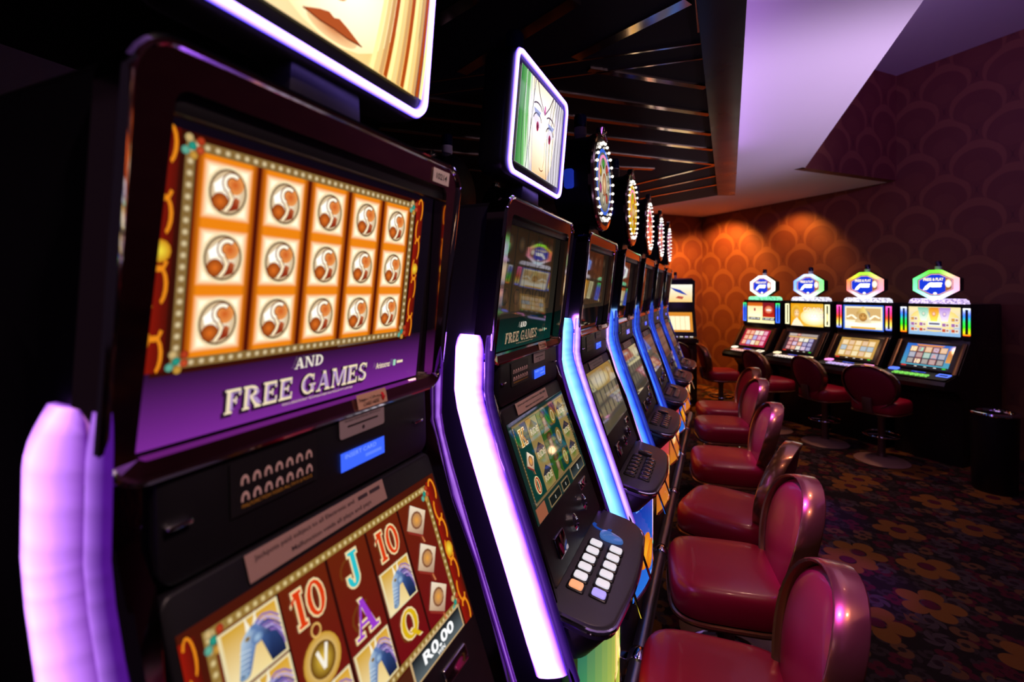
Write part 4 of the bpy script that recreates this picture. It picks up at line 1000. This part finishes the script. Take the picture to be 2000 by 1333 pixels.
def slant(f, label, up_art, low_art, side_col, sign_col, base_col, btn_col, pad_col):
    root = empty('slot_machine', row2_pos(f), RZ2, label, 'slot machine', 'slant slot machines along the patterned wall')
    hw = .298
    prof = [(.0, 1.52), (.0, 1.155), (.02, 1.13), (.19, .865), (.40, .815), (.42, .78), (.41, .74), (.20, .70), (.12, .60), (.12, .0), (-.55, 0), (-.55, 1.50), (-.53, 1.52)]
    prism('cabinet_body', prof, lambda u, v, d: (u, d, v), -hw + .012, hw - .012, M['cab2'], root, .006)
    for s in (-1, 1):
        pts = [(.028, 1.15), (.05, 1.15), (.235, .87), (.205, .865)]
        prism('side_cheek', pts, lambda u, v, d: (u, d, v), s * (hw - .012), s * (hw - .050), M['bronzeside'], root, .004)
        lad = lambda hw_, hh_: [(hw_, -hh_ + 2 * hh_ * q / 10) for q in range(11)] + [(-hw_, hh_ - 2 * hh_ * q / 10) for q in range(11)]
        o = lad(.026, .13); i = lad(.014, .117)
        mp = lambda u, v, d, s=s: (.001 + d, s * .262 + u, 1.352 + v)
        ring_cols('light_frame', o, i, mp, side_col, root, 0, .014)
        box('lower_grille', .0, .006, s * .262 - .026, s * .262 + .026, 1.172, 1.212, M['panel'], root, .002)
    fm = lambda u, v, d: (.002 + d, u, v)
    obj_bm('screen_bezel', frame_bm(rrect(-.232, .232, 1.185, 1.512, .006, 2), rrect(-.218, .218, 1.205, 1.488, .004, 2), fm, -.002, .012), M['black'], root)
    P = Print(); up_art(P); P.build('upper_screen', lambda u, v, d: (.003 + d, u * .435, 1.206 + v * .281), M['screen'], root)
    sm = slope_map(.010)
    prism('screen_surround', rrect(-.245, .245, -.150, .148, .01, 3), slope_map(0), -.004, .009, M['black'], root, .003)
    P = Print(); low_art(P); P.build('lower_screen', lambda u, v, d: sm(u * .40, -.130 + v * .262, d), M['screen'], root)
    # deck with lit buttons, touch pad ring and glowing bill mouth
    dm = lambda u, v, d: (.215 + u, v, .856 - u * .20 + d)
    dk = prism('button_deck', rrect(.0, .185, -.28, .28, .02, 4), dm, .0, .012, M['panel'], root, .004)
    for r in range(2):
        for k in range(7):
            o = box('button', 0, .026, -.018, .018, 0, .010, None, dk, .003); o.data.materials.append(btn_col)
            o.location = dm(.105 + r * .034, -.15 + k * .043, .013); o.rotation_euler = (0, math.atan(.2), 0)
    ring_cols('touch_ring', rrect(.03, .10, .165, .262, .006, 2), rrect(.039, .091, .176, .251, .004, 2), dm, pad_col, dk, .012, .018)
    ring_cols('bill_mouth', rrect(.0, .06, -.262, -.18, .012, 3), rrect(.014, .045, -.245, -.2, .006, 3), dm, pad_col, dk, .012, .022)
    P = Print(); P.rect(.03, -.06, .055, .06, C('3858e8', .7)); P.build('deck_display', lambda u, v, d: dm(u, v, d + .013), M['screen'], dk)
    # illuminated sign on a sparkling foot
    ft = prism('sign_foot', [(-.235, 0), (.235, 0), (.225, .035), (.20, .05), (-.20, .05), (-.225, .035)], lambda u, v, d: (-.12 + d, u, 1.52 + v), 0, .10, base_col, root, .006)
    zc = 1.712
    sg = prism('sign_box', hexa(.18, .138, .045), lambda u, v, d: (-.13 + d, u, zc + v), 0, .11, M['black'], root, .004)
    sf = lambda u, v, d: (-.019 + d, u, zc + v)
    ring_cols('sign_neon', hexa(.187, .144, .048), hexa(.152, .112, .038), sf, sign_col, sg, -.02, .012, 1.0)
    P = Print(); P.poly(hexa(.152, .112, .038), C('101838')); P.up()
    P.poly(hexa(.144, .105, .036), C('ffb8b8', 1.0)); P.up(); P.poly(hexa(.135, .097, .034), C('1a3ad8', 1.1)); P.up()
    P.text('PRESS & PLAY', -.015, .035, .03, C('fff0c0', 1.5), .17, .03)
    P.poly([(-.105, -.055), (-.085, -.02), (-.05, .015), (-.025, .022), (-.035, -.015), (-.07, -.055)], C('ffffff', 1.7)); P.poly(rrect(-.04, .055, -.028, -.002, .012, 3), C('ffffff', 1.7)); P.poly(rrect(-.03, .06, -.002, .018, .008, 3), C('ffffff', 1.7))
    P.poly([(.085, -.068), (.133, -.042), (.133, .042), (.085, .068)], C('a86838')); P.up(); P.disc(.108, .008, .026, .04, C('fffaf0', 1.6), C('f8d8b0', 1.3), 16); P.disc(0, -.09, .016, .012, C('ffffff', 1.6), None, 10)
    P.build('sign_face', lambda u, v, d: sf(u, v, d + .001), M['screen'], sg)
    beacon(root, -.07, zc + .135, .027)
    return root

def sparkle(name, c, k):
    m = mat(name, c, 0.2); nt = m.node_tree; b = nt.nodes['Principled BSDF']
    v = nt.nodes.new('ShaderNodeTexVoronoi'); v.inputs['Scale'].default_value = 90; tc = nt.nodes.new('ShaderNodeTexCoord'); nt.links.new(tc.outputs['Object'], v.inputs['Vector'])
    mr = nt.nodes.new('ShaderNodeMapRange'); mr.inputs['To Min'].default_value = .25 * k; mr.inputs['To Max'].default_value = 1.9 * k
    s = nt.nodes.new('ShaderNodeSeparateColor'); nt.links.new(v.outputs['Color'], s.inputs[0]); nt.links.new(s.outputs[0], mr.inputs['Value'])
    b.inputs['Emission Color'].default_value = (*c, 1); nt.links.new(mr.outputs['Result'], b.inputs['Emission Strength'])
    return m
def ramp(stops, k=1.6):
    def f(u, v):
        t = (v + .13) / .26
        for (a, ca), (b, cb) in zip(stops, stops[1:]):
            if t <= b: return tuple(q * k for q in mixc(C(ca), C(cb), max(0, min(1, (t - a) / (b - a)))))
        return tuple(q * k for q in C(stops[-1][1]))
    return f
def signramp(top, right, bottom, left, k=2.0):
    def f(u, v):
        wt, wb, wr, wl = max(0, v / .165) ** 2, max(0, -v / .165) ** 2, max(0, u / .21) ** 2, max(0, -u / .21) ** 2
        s = wt + wb + wr + wl + 1e-6
        return tuple(k * (C(top)[i] * wt + C(bottom)[i] * wb + C(right)[i] * wr + C(left)[i] * wl) / s for i in range(3))
    return f
def const(c, k=1.5): return lambda u, v: C(c, k)

def cells(P, u0, v0, u1, v1, nu, nv, cols, gap=.06):
    cw = (u1 - u0) / nu; ch = (v1 - v0) / nv; k = 0
    for i in range(nu):
        for j in range(nv):
            a = u0 + cw * (i + gap); b = v0 + ch * (j + gap); c = C(cols[(i * 3 + j * 5 + (i * j) % 4) % len(cols)], 1.0)
            P.soft(a, b, a + cw * (1 - 2 * gap), b + ch * (1 - 2 * gap), mixc(c, (1.1, 1.0, .9), .35), c, cw * .14, ch * .14)
def bottom_bar(P, c='d83020'):
    P.rect(-.5, 0, .5, .08, C('20100c')); P.up(); P.rect(-.47, .01, -.36, .07, C(c)); P.disc(.42, .04, .05, .035, C('50e040', 1.2), C('208018'), 12)
    for u in (-.22, -.02, .18): P.rect(u, .015, u + .12, .065, C('080808')); P.l += 1; P.rect(u + .03, .025, u + .09, .055, C('f0e8e0')); P.l -= 1
def a1u(P):
    P.rect(-.5, 0, .5, 1, C('fff0b0', 1.2)); P.up(); P.vgrad(.06, .3, .5, 1, C('c82810'), C('781828')); P.vgrad(-.5, .82, .06, 1, C('f08020'), C('c04818')); P.vgrad(-.46, .3, .02, .82, C('fff4d0', 1.2), C('ffe0a0', 1.2)); P.up()
    P.rect(-.26, .58, -.20, .72, C('b01828')); P.disc(.28, .66, .15, .2, C('f8b888', 1.2), C('d04020'), 14); P.up(); P.rect(.2, .6, .37, .68, C('fff0f0'))
    P.rect(-.47, .14, -.03, .27, C('181010')); P.rect(.05, .14, .49, .27, C('181010')); P.up(); P.text('1,079.19', -.25, .16, .09, C('ffffff', 1.2), .38); P.text('1,257.60', .27, .16, .09, C('ffffff', 1.2), .38)
def a1l(P): P.rect(-.5, 0, .5, 1, C('b01838')); P.up(); cells(P, -.44, .08, .44, .95, 5, 3, ['f07820', 'f0e0c8', 'e05898', '7878d8', 'e8a840'])
def a2u(P):
    P.poly([(-.5, 0), (.5, 0), (.5, 1), (-.5, 1)], [C('f0a818', 1.1), C('f8d060', 1.2), C('e8b030', 1.1), C('f0a010', 1.1)]); P.up()
    P.disc(.22, .42, .42, .38, C('fffdf4', 1.4), C('f8d880', 1.2), 20); P.up()
    P.disc(-.33, .62, .15, .32, C('c88818'), C('f0b838', 1.1), 16); P.up(); P.disc(-.31, .56, .085, .2, C('fce0b8', 1.2), C('e8a850', 1.1), 16); P.poly([(-.48, 0), (-.1, 0), (-.2, .2), (-.3, .38), (-.4, .25)], C('fce8c8', 1.2)); P.up()
    P.disc(-.345, .60, .014, .018, C('402010'), None, 8); P.disc(-.275, .60, .014, .018, C('402010'), None, 8); P.rect(-.33, .44, -.29, .455, C('b04030'))
    P.text('GOLDEN', .18, .64, .2, C('9a80c8', 1.0), .56, .01); P.text('GODDESS', .2, .38, .2, C('b898d0', 1.0), .56, .01); P.up(); P.text('GOLDEN', .176, .645, .19, C('fff0c8', 1.3), .55, -.005); P.text('GODDESS', .196, .385, .19, C('fff0c8', 1.3), .55, -.005)
def a2l(P):
    P.rect(-.5, 0, .5, 1, C('403038')); P.up(); P.rect(-.46, .84, -.2, .97, C('c8b8b0')); P.rect(-.08, .84, .46, .97, C('b0a098')); P.disc(-.14, .91, .07, .07, C('f0d0c0'), C('c04838'), 10); P.rect(-.46, .76, .46, .82, C('f0c070'))
    cells(P, -.42, .1, .40, .76, 5, 3, ['b83048', 'e8e4d0', '5850b0', 'e07838', 'c8a0d0']); bottom_bar(P)
def a3u(P):
    P.rect(-.5, 0, .5, 1, C('3868d8')); P.up(); P.rect(-.46, .05, .46, .95, C('f8ecc8', 1.15)); P.up(); P.rect(-.42, .4, .42, .88, C('e0b878')); P.up()
    P.poly([(-.2, .3), (.2, .3), (.16, .7), (.0, .95), (-.16, .7)], [C('f0d098'), C('f8e8c0'), C('506890'), C('f8d868', 1.1), C('c89850')]); P.up(); P.disc(0, .52, .1, .17, C('e8b060'), C('b07830'), 14); P.up()
    P.disc(-.035, .57, .014, .02, C('201818'), None, 8); P.disc(.035, .57, .014, .02, C('201818'), None, 8); P.rect(-.04, .41, .04, .425, C('803818'))
    for s in (-1, 1): P.stroke([(s * .16, .45), (s * .28, .6), (s * .4, .5)], .06, C('fff4d8', 1.2))
    P.poly([(-.44, .14), (.44, .14), (.46, .36), (0, .26), (-.46, .36)], C('fffae8', 1.2)); P.vgrad(-.3, .06, .3, .13, C('f0a018'), C('f8c848'))
def a3l(P): P.rect(-.5, 0, .5, 1, C('c89848')); P.up(); P.rect(-.24, .9, .24, .97, C('806038')); cells(P, -.44, .14, .44, .9, 5, 3, ['f0d890', 'e8c060', 'f8ecc0', 'd8a050', 'f0c878', '78a0b8'], .05); bottom_bar(P)
def a4u(P):
    P.vgrad(-.5, 0, .5, 1, C('88b8e8', 1.1), C('f8e0a0', 1.2)); P.up(); P.disc(0, .55, .48, .42, C('fff4c8', 1.35), C('f8d878', 1.1), 20); P.up()
    for (u, c, d) in ((-.2, '80d0b0', 'f0f8e8'), (0, 'f08820', 'f8e858'), (.2, 'b888e0', 'f8e8f8')): P.poly([(u - .12, .98), (u + .12, .98), (u + .06, .5), (u - .06, .5)], [C(c), C(c), C(d, 1.2), C(d, 1.2)]); P.up(); P.disc(u, .76, .04, .09, C('f8e0d0', 1.2), C(c), 10); P.l -= 1
    P.l = 3
    for j in range(3):
        for u in (-.46, -.29, .15, .32):
            if j == 2 and u in (-.29, .15): continue
            P.rect(u, .12 + j * .19, u + .14, .26 + j * .19, C('f0e8d8')); P.l += 1; P.rect(u + .01, .14 + j * .19, u + .07, .24 + j * .19, C(('d05838', 'a868b0', 'e0a040')[j])); P.rect(u + .085, .16 + j * .19, u + .125, .22 + j * .19, C('b87868')); P.l -= 1
    P.rect(-.11, .34, .13, .48, C('e8f0f8', 1.1)); P.rect(-.14, .18, .16, .29, C('d8d0e0')); P.l = 4; P.rect(-.09, .38, .11, .44, C('686078')); P.rect(-.12, .21, .14, .255, C('786890'))
def a4l(P):
    P.vgrad(-.5, 0, .5, 1, C('50a8b8'), C('2868d0')); P.up(); P.poly([(-.3, .98), (.3, .98), (.24, .91), (-.24, .91)], C('e89038')); P.vgrad(.4, .3, .5, .8, C('e8a050'), C('b06838'))
    P.rect(-.4, .14, .38, .9, C('181420')); P.up(); cells(P, -.4, .14, .38, .9, 5, 3, ['402030', '70b0a0', 'd088c0', '882838', 'e0a058', '6878a0'], .04); P.l = 4
    for (u, v) in ((-.32, .68), (-.16, .17)): P.text('10', u, v, .17, C('ffe8b0', 1.2), .11, .03)
    P.l = 5; P.text('A', .15, .42, .16, C('f0a0a0'), .1, .02); P.text('Q', .15, .68, .16, C('d8b8e0'), .1, .02); P.text('J', -.16, .68, .16, C('a0f0d0'), .07, .02)
    P.l = 2; bottom_bar(P)

BW = sparkle('lit_buttons_white', (0.9, 0.85, 0.75), .7); BL = sparkle('lit_buttons_lilac', (0.6, 0.5, 0.95), .7); BG = sparkle('lit_buttons_green', (0.25, 0.9, 0.12), .6); BR = sparkle('lit_buttons_pink', (0.9, 0.6, 0.55), .6)
FG = sparkle('sparkle_foot_green', (0.25, 0.95, 0.5), 1.0); FW = sparkle('sparkle_foot_white', (0.85, 0.85, 0.95), 1.0); FV = sparkle('sparkle_foot_lilac', (0.75, 0.6, 0.98), 1.0)
FC = [.4972 + .1169 * k for k in (3, 2, 1, 0)]
slant(FC[0], 'slant slot machine with red and orange screens, blue-green side lights and green glowing foot', a1u, a1l, ramp([(0, '3868f0'), (.7, '2858f0'), (1, '40e040')]), signramp('ffffff', 'f0fff0', 'c0ffd0', 'ffffff'), FG, BR, const('fff0d0'))
slant(FC[1], 'slant slot machine with a golden-haired face screen and cream side lights', a2u, a2l, ramp([(0, 'fff8c0'), (1, 'fff8c0')], 1.5), signramp('c8d8ff', '60ff50', 'ffffff', '5890ff'), FW, BW, const('ffe0b0'))
slant(FC[2], 'slant slot machine with a bearded king screen and pink-to-yellow side lights', a3u, a3l, ramp([(0, '3060ff'), (.2, 'fff060'), (.5, 'ff5020'), (.75, 'ff3090'), (1, 'ff60c0')]), signramp('90ff30', 'ff7090', 'd0f0ff', 'ff5040'), FW, BL, const('ff90d8'))
slant(FC[3], 'slant slot machine with a blue pay-table screen and rainbow side lights', a4u, a4l, ramp([(0, 'ff5010'), (.12, 'd0e010'), (.3, '30e010'), (.5, '30d060'), (.75, '3060ff'), (.95, 'c0d0ff'), (1, 'ffffff')]), signramp('60e020', 'ff90b0', 'c0e8ff', '60ff90'), FV, BG, const('5878ff'))

# machine facing the room by the far end of the bank
def far_machine():
    p = ray(1322, 568) * 7.2
    root = empty('slot_machine', (p.x, p.y, 0), math.atan2(-0.95, 0.22), 'tall dark slot machine with two warm screens in front of the orange wall corner', 'slot machine')
    prof = [(.0, 1.80), (-.03, 1.40), (.0, 1.36), (.14, .98), (.26, .95), (.26, .90), (.14, .86), (.14, 0), (-.4, 0), (-.4, 1.78), (-.38, 1.80)]
    prism('cabinet_body', prof, lambda u, v, d: (u, d, v), -.26, .26, M['cab2'], root, .006)
    prism('cabinet_crown', [(-.25, 0), (.25, 0), (.22, .035), (-.22, .035)], lambda u, v, d: (-.2 + d, u, 1.80 + v), 0, .18, M['bronzeside'], root, .008)
    a = lambda z: 0.0 + (-.03) * (1.80 - z) / .40
    P = Print(); P.vgrad(-.22, 1.48, .22, 1.74, C('ffd080', 1.1), C('f8f0e0', 1.2)); P.up(); P.poly([(-.1, 1.70), (.05, 1.66), (.16, 1.58), (.08, 1.60), (-.02, 1.64)], C('2848b0')); P.poly([(-.02, 1.54), (.08, 1.52), (.10, 1.56), (.02, 1.57)], C('c05040'))
    P.build('upper_screen', lambda u, v, d: (a(v) + .003 + d, u, v), M['screen'], root)
    sm = plane_map((.062, 0, 1.185), (-.14, 0, .38))
    P = Print(); P.rect(-.21, -.15, .21, .15, C('d88820', 1.1)); P.up(); P.rect(-.17, -.12, .17, .09, C('f8ecc0', 1.2)); P.up()
    for i in range(5): P.rect(-.17 + i * .068, -.12, -.166 + i * .068, .09, C('c09040'))
    P.build('lower_screen', lambda u, v, d: sm(u, v, d + .006), M['screen'], root)
    dm = lambda u, v, d: (.15 + u, v, .975 - u * .2 + d)
    dk = prism('button_deck', rrect(0, .10, -.24, .24, .015, 3), dm, 0, .01, M['panel'], root, .003)
    for k in range(6):
        o = box('button', 0, .03, -.02, .02, 0, .012, BW if k % 2 else BL, dk, .003); o.location = dm(.04, -.18 + k * .07, .01)
    box('front_panel', .138, .146, -.2, .2, .35, .80, M['bronzeside'], root, .003)
    beacon(root, -.15, 1.835, .024)
far_machine()

# ------------------------------------------------------------------ chairs
def egg(t, w, h): return (w * math.cos(t) * (1 + .16 * math.sin(t)), h * math.sin(t))
def sup(t, a, p=3.2):
    c, s = math.cos(t), math.sin(t); return (a * math.copysign(abs(c) ** (2 / p), c), a * math.copysign(abs(s) ** (2 / p), s))
def chair_seat(parent, zt):
    n = 36; rings = [(.86, -.118), (.97, -.112), (1.0, -.095), (1.0, -.045), (.985, -.024), (.94, -.008), (.86, -.001), (.6, .005), (.25, .008)]
    vs, fs = [], []
    for (k, z) in rings:
        for i in range(n): u, v = sup(2 * PI * i / n, .205 * k, 4.2); vs.append((u, v, zt + z))
    for r in range(len(rings) - 1):
        for i in range(n): fs.append((r * n + i, r * n + (i + 1) % n, (r + 1) * n + (i + 1) % n, (r + 1) * n + i))
    fs += [tuple(range(n)), tuple((len(rings) - 1) * n + i for i in range(n))]
    return obj_vf('seat', vs, fs, M['vinyl'], parent, True)
BK = lambda u: .030 * (u / .23) ** 2       # the back wraps forward at its sides
def chair(loc, rz, label, group, zt=.63, wide=1.0, ring=True):
    root = empty('casino_chair', (loc[0], loc[1], 0), rz, label, 'chair', group)
    chair_seat(root, zt)
    n = 40
    tube('seat_band', [(*sup(2 * PI * i / n, .203, 4.2), zt - .124) for i in range(n)], .010, M['bronze'], root, 8, True)
    prism('seat_pan', [sup(2 * PI * i / 24, .18, 4.2) for i in range(24)], lambda u, v, d: (u, v, d), zt - .142, zt - .116, M['matte'], root)
    cz = zt + .125; bx = -.218; w, h = .198 * wide, .215
    rec = math.radians(14); P3 = lambda u, v, d: (bx + BK(u) + d - math.tan(rec) * v, u, cz + v)
    # upholstered pad, front and back
    for nm, d0, s, m in (('back_pad', .004, 1, M['vinyl']), ('back_shell', -.012, -1, M['vinylback'])):
        vs, fs = [], []; rings = [(.93, 0), (.90, .012), (.80, .022), (.55, .028), (.25, .030), (.02, .030)]
        for (k, d) in rings:
            for i in range(n): u, v = egg(2 * PI * i / n, w * k, h * k); vs.append(P3(u, v, d0 + s * d))
        for r in range(len(rings) - 1):
            for i in range(n): fs.append((r * n + i, r * n + (i + 1) % n, (r + 1) * n + (i + 1) % n, (r + 1) * n + i))
        fs.append(tuple((len(rings) - 1) * n + i for i in range(n))); fs.append(tuple(range(n)))
        obj_vf(nm, vs, fs, m, root, True)
    # broad lacquered band round the back
    vs, fs = [], []
    sec = [(.955, .030), (.985, .034), (1.0, .030), (1.012, .0), (1.0, -.034), (.985, -.038), (.955, -.034), (.94, 0)]
    for i in range(n):
        for (k, d) in sec: u, v = egg(2 * PI * i / n, w * k, h * k); vs.append(P3(u, v, d))
    K = len(sec)
    for i in range(n):
        for k in range(K): fs.append((i * K + k, i * K + (k + 1) % K, ((i + 1) % n) * K + (k + 1) % K, ((i + 1) % n) * K + k))
    obj_vf('back_frame', vs, fs, M['bronze'], root, True)
    # flat bracket from the back down under the seat
    prism('back_bracket', [(bx - .045, zt + .03), (bx - .030, zt + .03), (bx - .012, zt - .10), (-.10, zt - .135), (-.10, zt - .148), (bx - .024, zt - .118), (bx - .05, zt - .02)], lambda u, v, d: (u, d, v), -.04, .04, M['post'], root, .003)
    lathe('pedestal_post', [(.05, .03), (.038, .05), (.032, .09), (.030, zt - .20), (.045, zt - .165), (.07, zt - .14)], M['post'], root, 20)
    lathe('floor_base', [(.222, 0), (.224, .006), (.217, .012), (.16, .026), (.06, .042), (.03, .05)], M['base'], root, 36)
    if ring:
        fr = tube('foot_ring', [(.15 * math.cos(2 * PI * i / 28), .15 * math.sin(2 * PI * i / 28), .26) for i in range(28)], .010, M['chrome'], root, 8, True)
        for k in range(3):
            t = 2 * PI * k / 3 + .5; tube('ring_spoke', [(.03 * math.cos(t), .03 * math.sin(t), .26), (.15 * math.cos(t), .15 * math.sin(t), .26)], .007, M['chrome'], fr, 6)
    return root
G1 = 'red chairs drawn up to the bank of upright machines'; G2 = 'red chairs at the slant machines along the wall'
R = math.radians
for (x, y, th, lb) in ((.008, 1.365, 4, 'red vinyl chair with bronze-framed back at the machine with white lit buttons'),
                       (.032, 1.985, 8, 'red vinyl chair with bronze-framed back, second along the bank from the white-buttoned machine'),
                       (.05, 2.55, -17, 'red vinyl chair turned edge-on, third along the bank of upright machines'),
                       (.055, 3.28, 6, 'red vinyl chair, fourth along the bank of upright machines'),
                       (.05, 4.13, 12, 'bright red vinyl chair, fifth along the bank of upright machines'),
                       (.04, 4.70, 12, 'red vinyl chair at the far end of the bank of upright machines')):
    chair((x, y), PI + R(th), lb, G1)
face = math.atan2(W_NRM.y, W_NRM.x)
for (p, th, lb, wd) in (((.05, 6.95), -30, 'red vinyl chair with tilted round back beside the orange wall corner', 1.0),
                        ((.60, 6.50), -14, 'red vinyl chair with round back in front of the golden-haired face machine', 1.05),
                        ((1.08, 6.15), -12, 'red vinyl chair with round back in front of the bearded king machine', 1.05),
                        ((1.47, 5.71), 4, 'red vinyl chair with wide oval back and chrome foot ring before the pay-table machine', 1.2)):
    chair(p, face + R(th), lb, G2, .61, wd)
pb = Vector((-.56, 7.0, 0))
chair((pb.x, pb.y), math.atan2(.95, -.22), 'red vinyl chair half hidden before the tall machine with two warm screens', None, .63, 1.0)

# ------------------------------------------------------------------ waste bin with chrome ring
pbn = ray(1942, 568) * 4.0
bn = empty('waste_bin', (pbn.x, pbn.y, 0), 0, 'round black waste bin with chrome rim at the dark end of the slant machines', 'bin')
lathe('bin_body', [(.135, 0), (.14, .01), (.15, .60), (.15, .63), (.135, .63), (.13, .30)], M['black'], bn, 32)
lathe('bin_ring', [(.152, .625), (.160, .635), (.158, .648), (.14, .656), (.115, .650), (.112, .640)], M['chrome'], bn, 32)
lathe('ash_tray', [(.114, .638), (.09, .625), (.02, .622)], M['steel'], bn, 32)
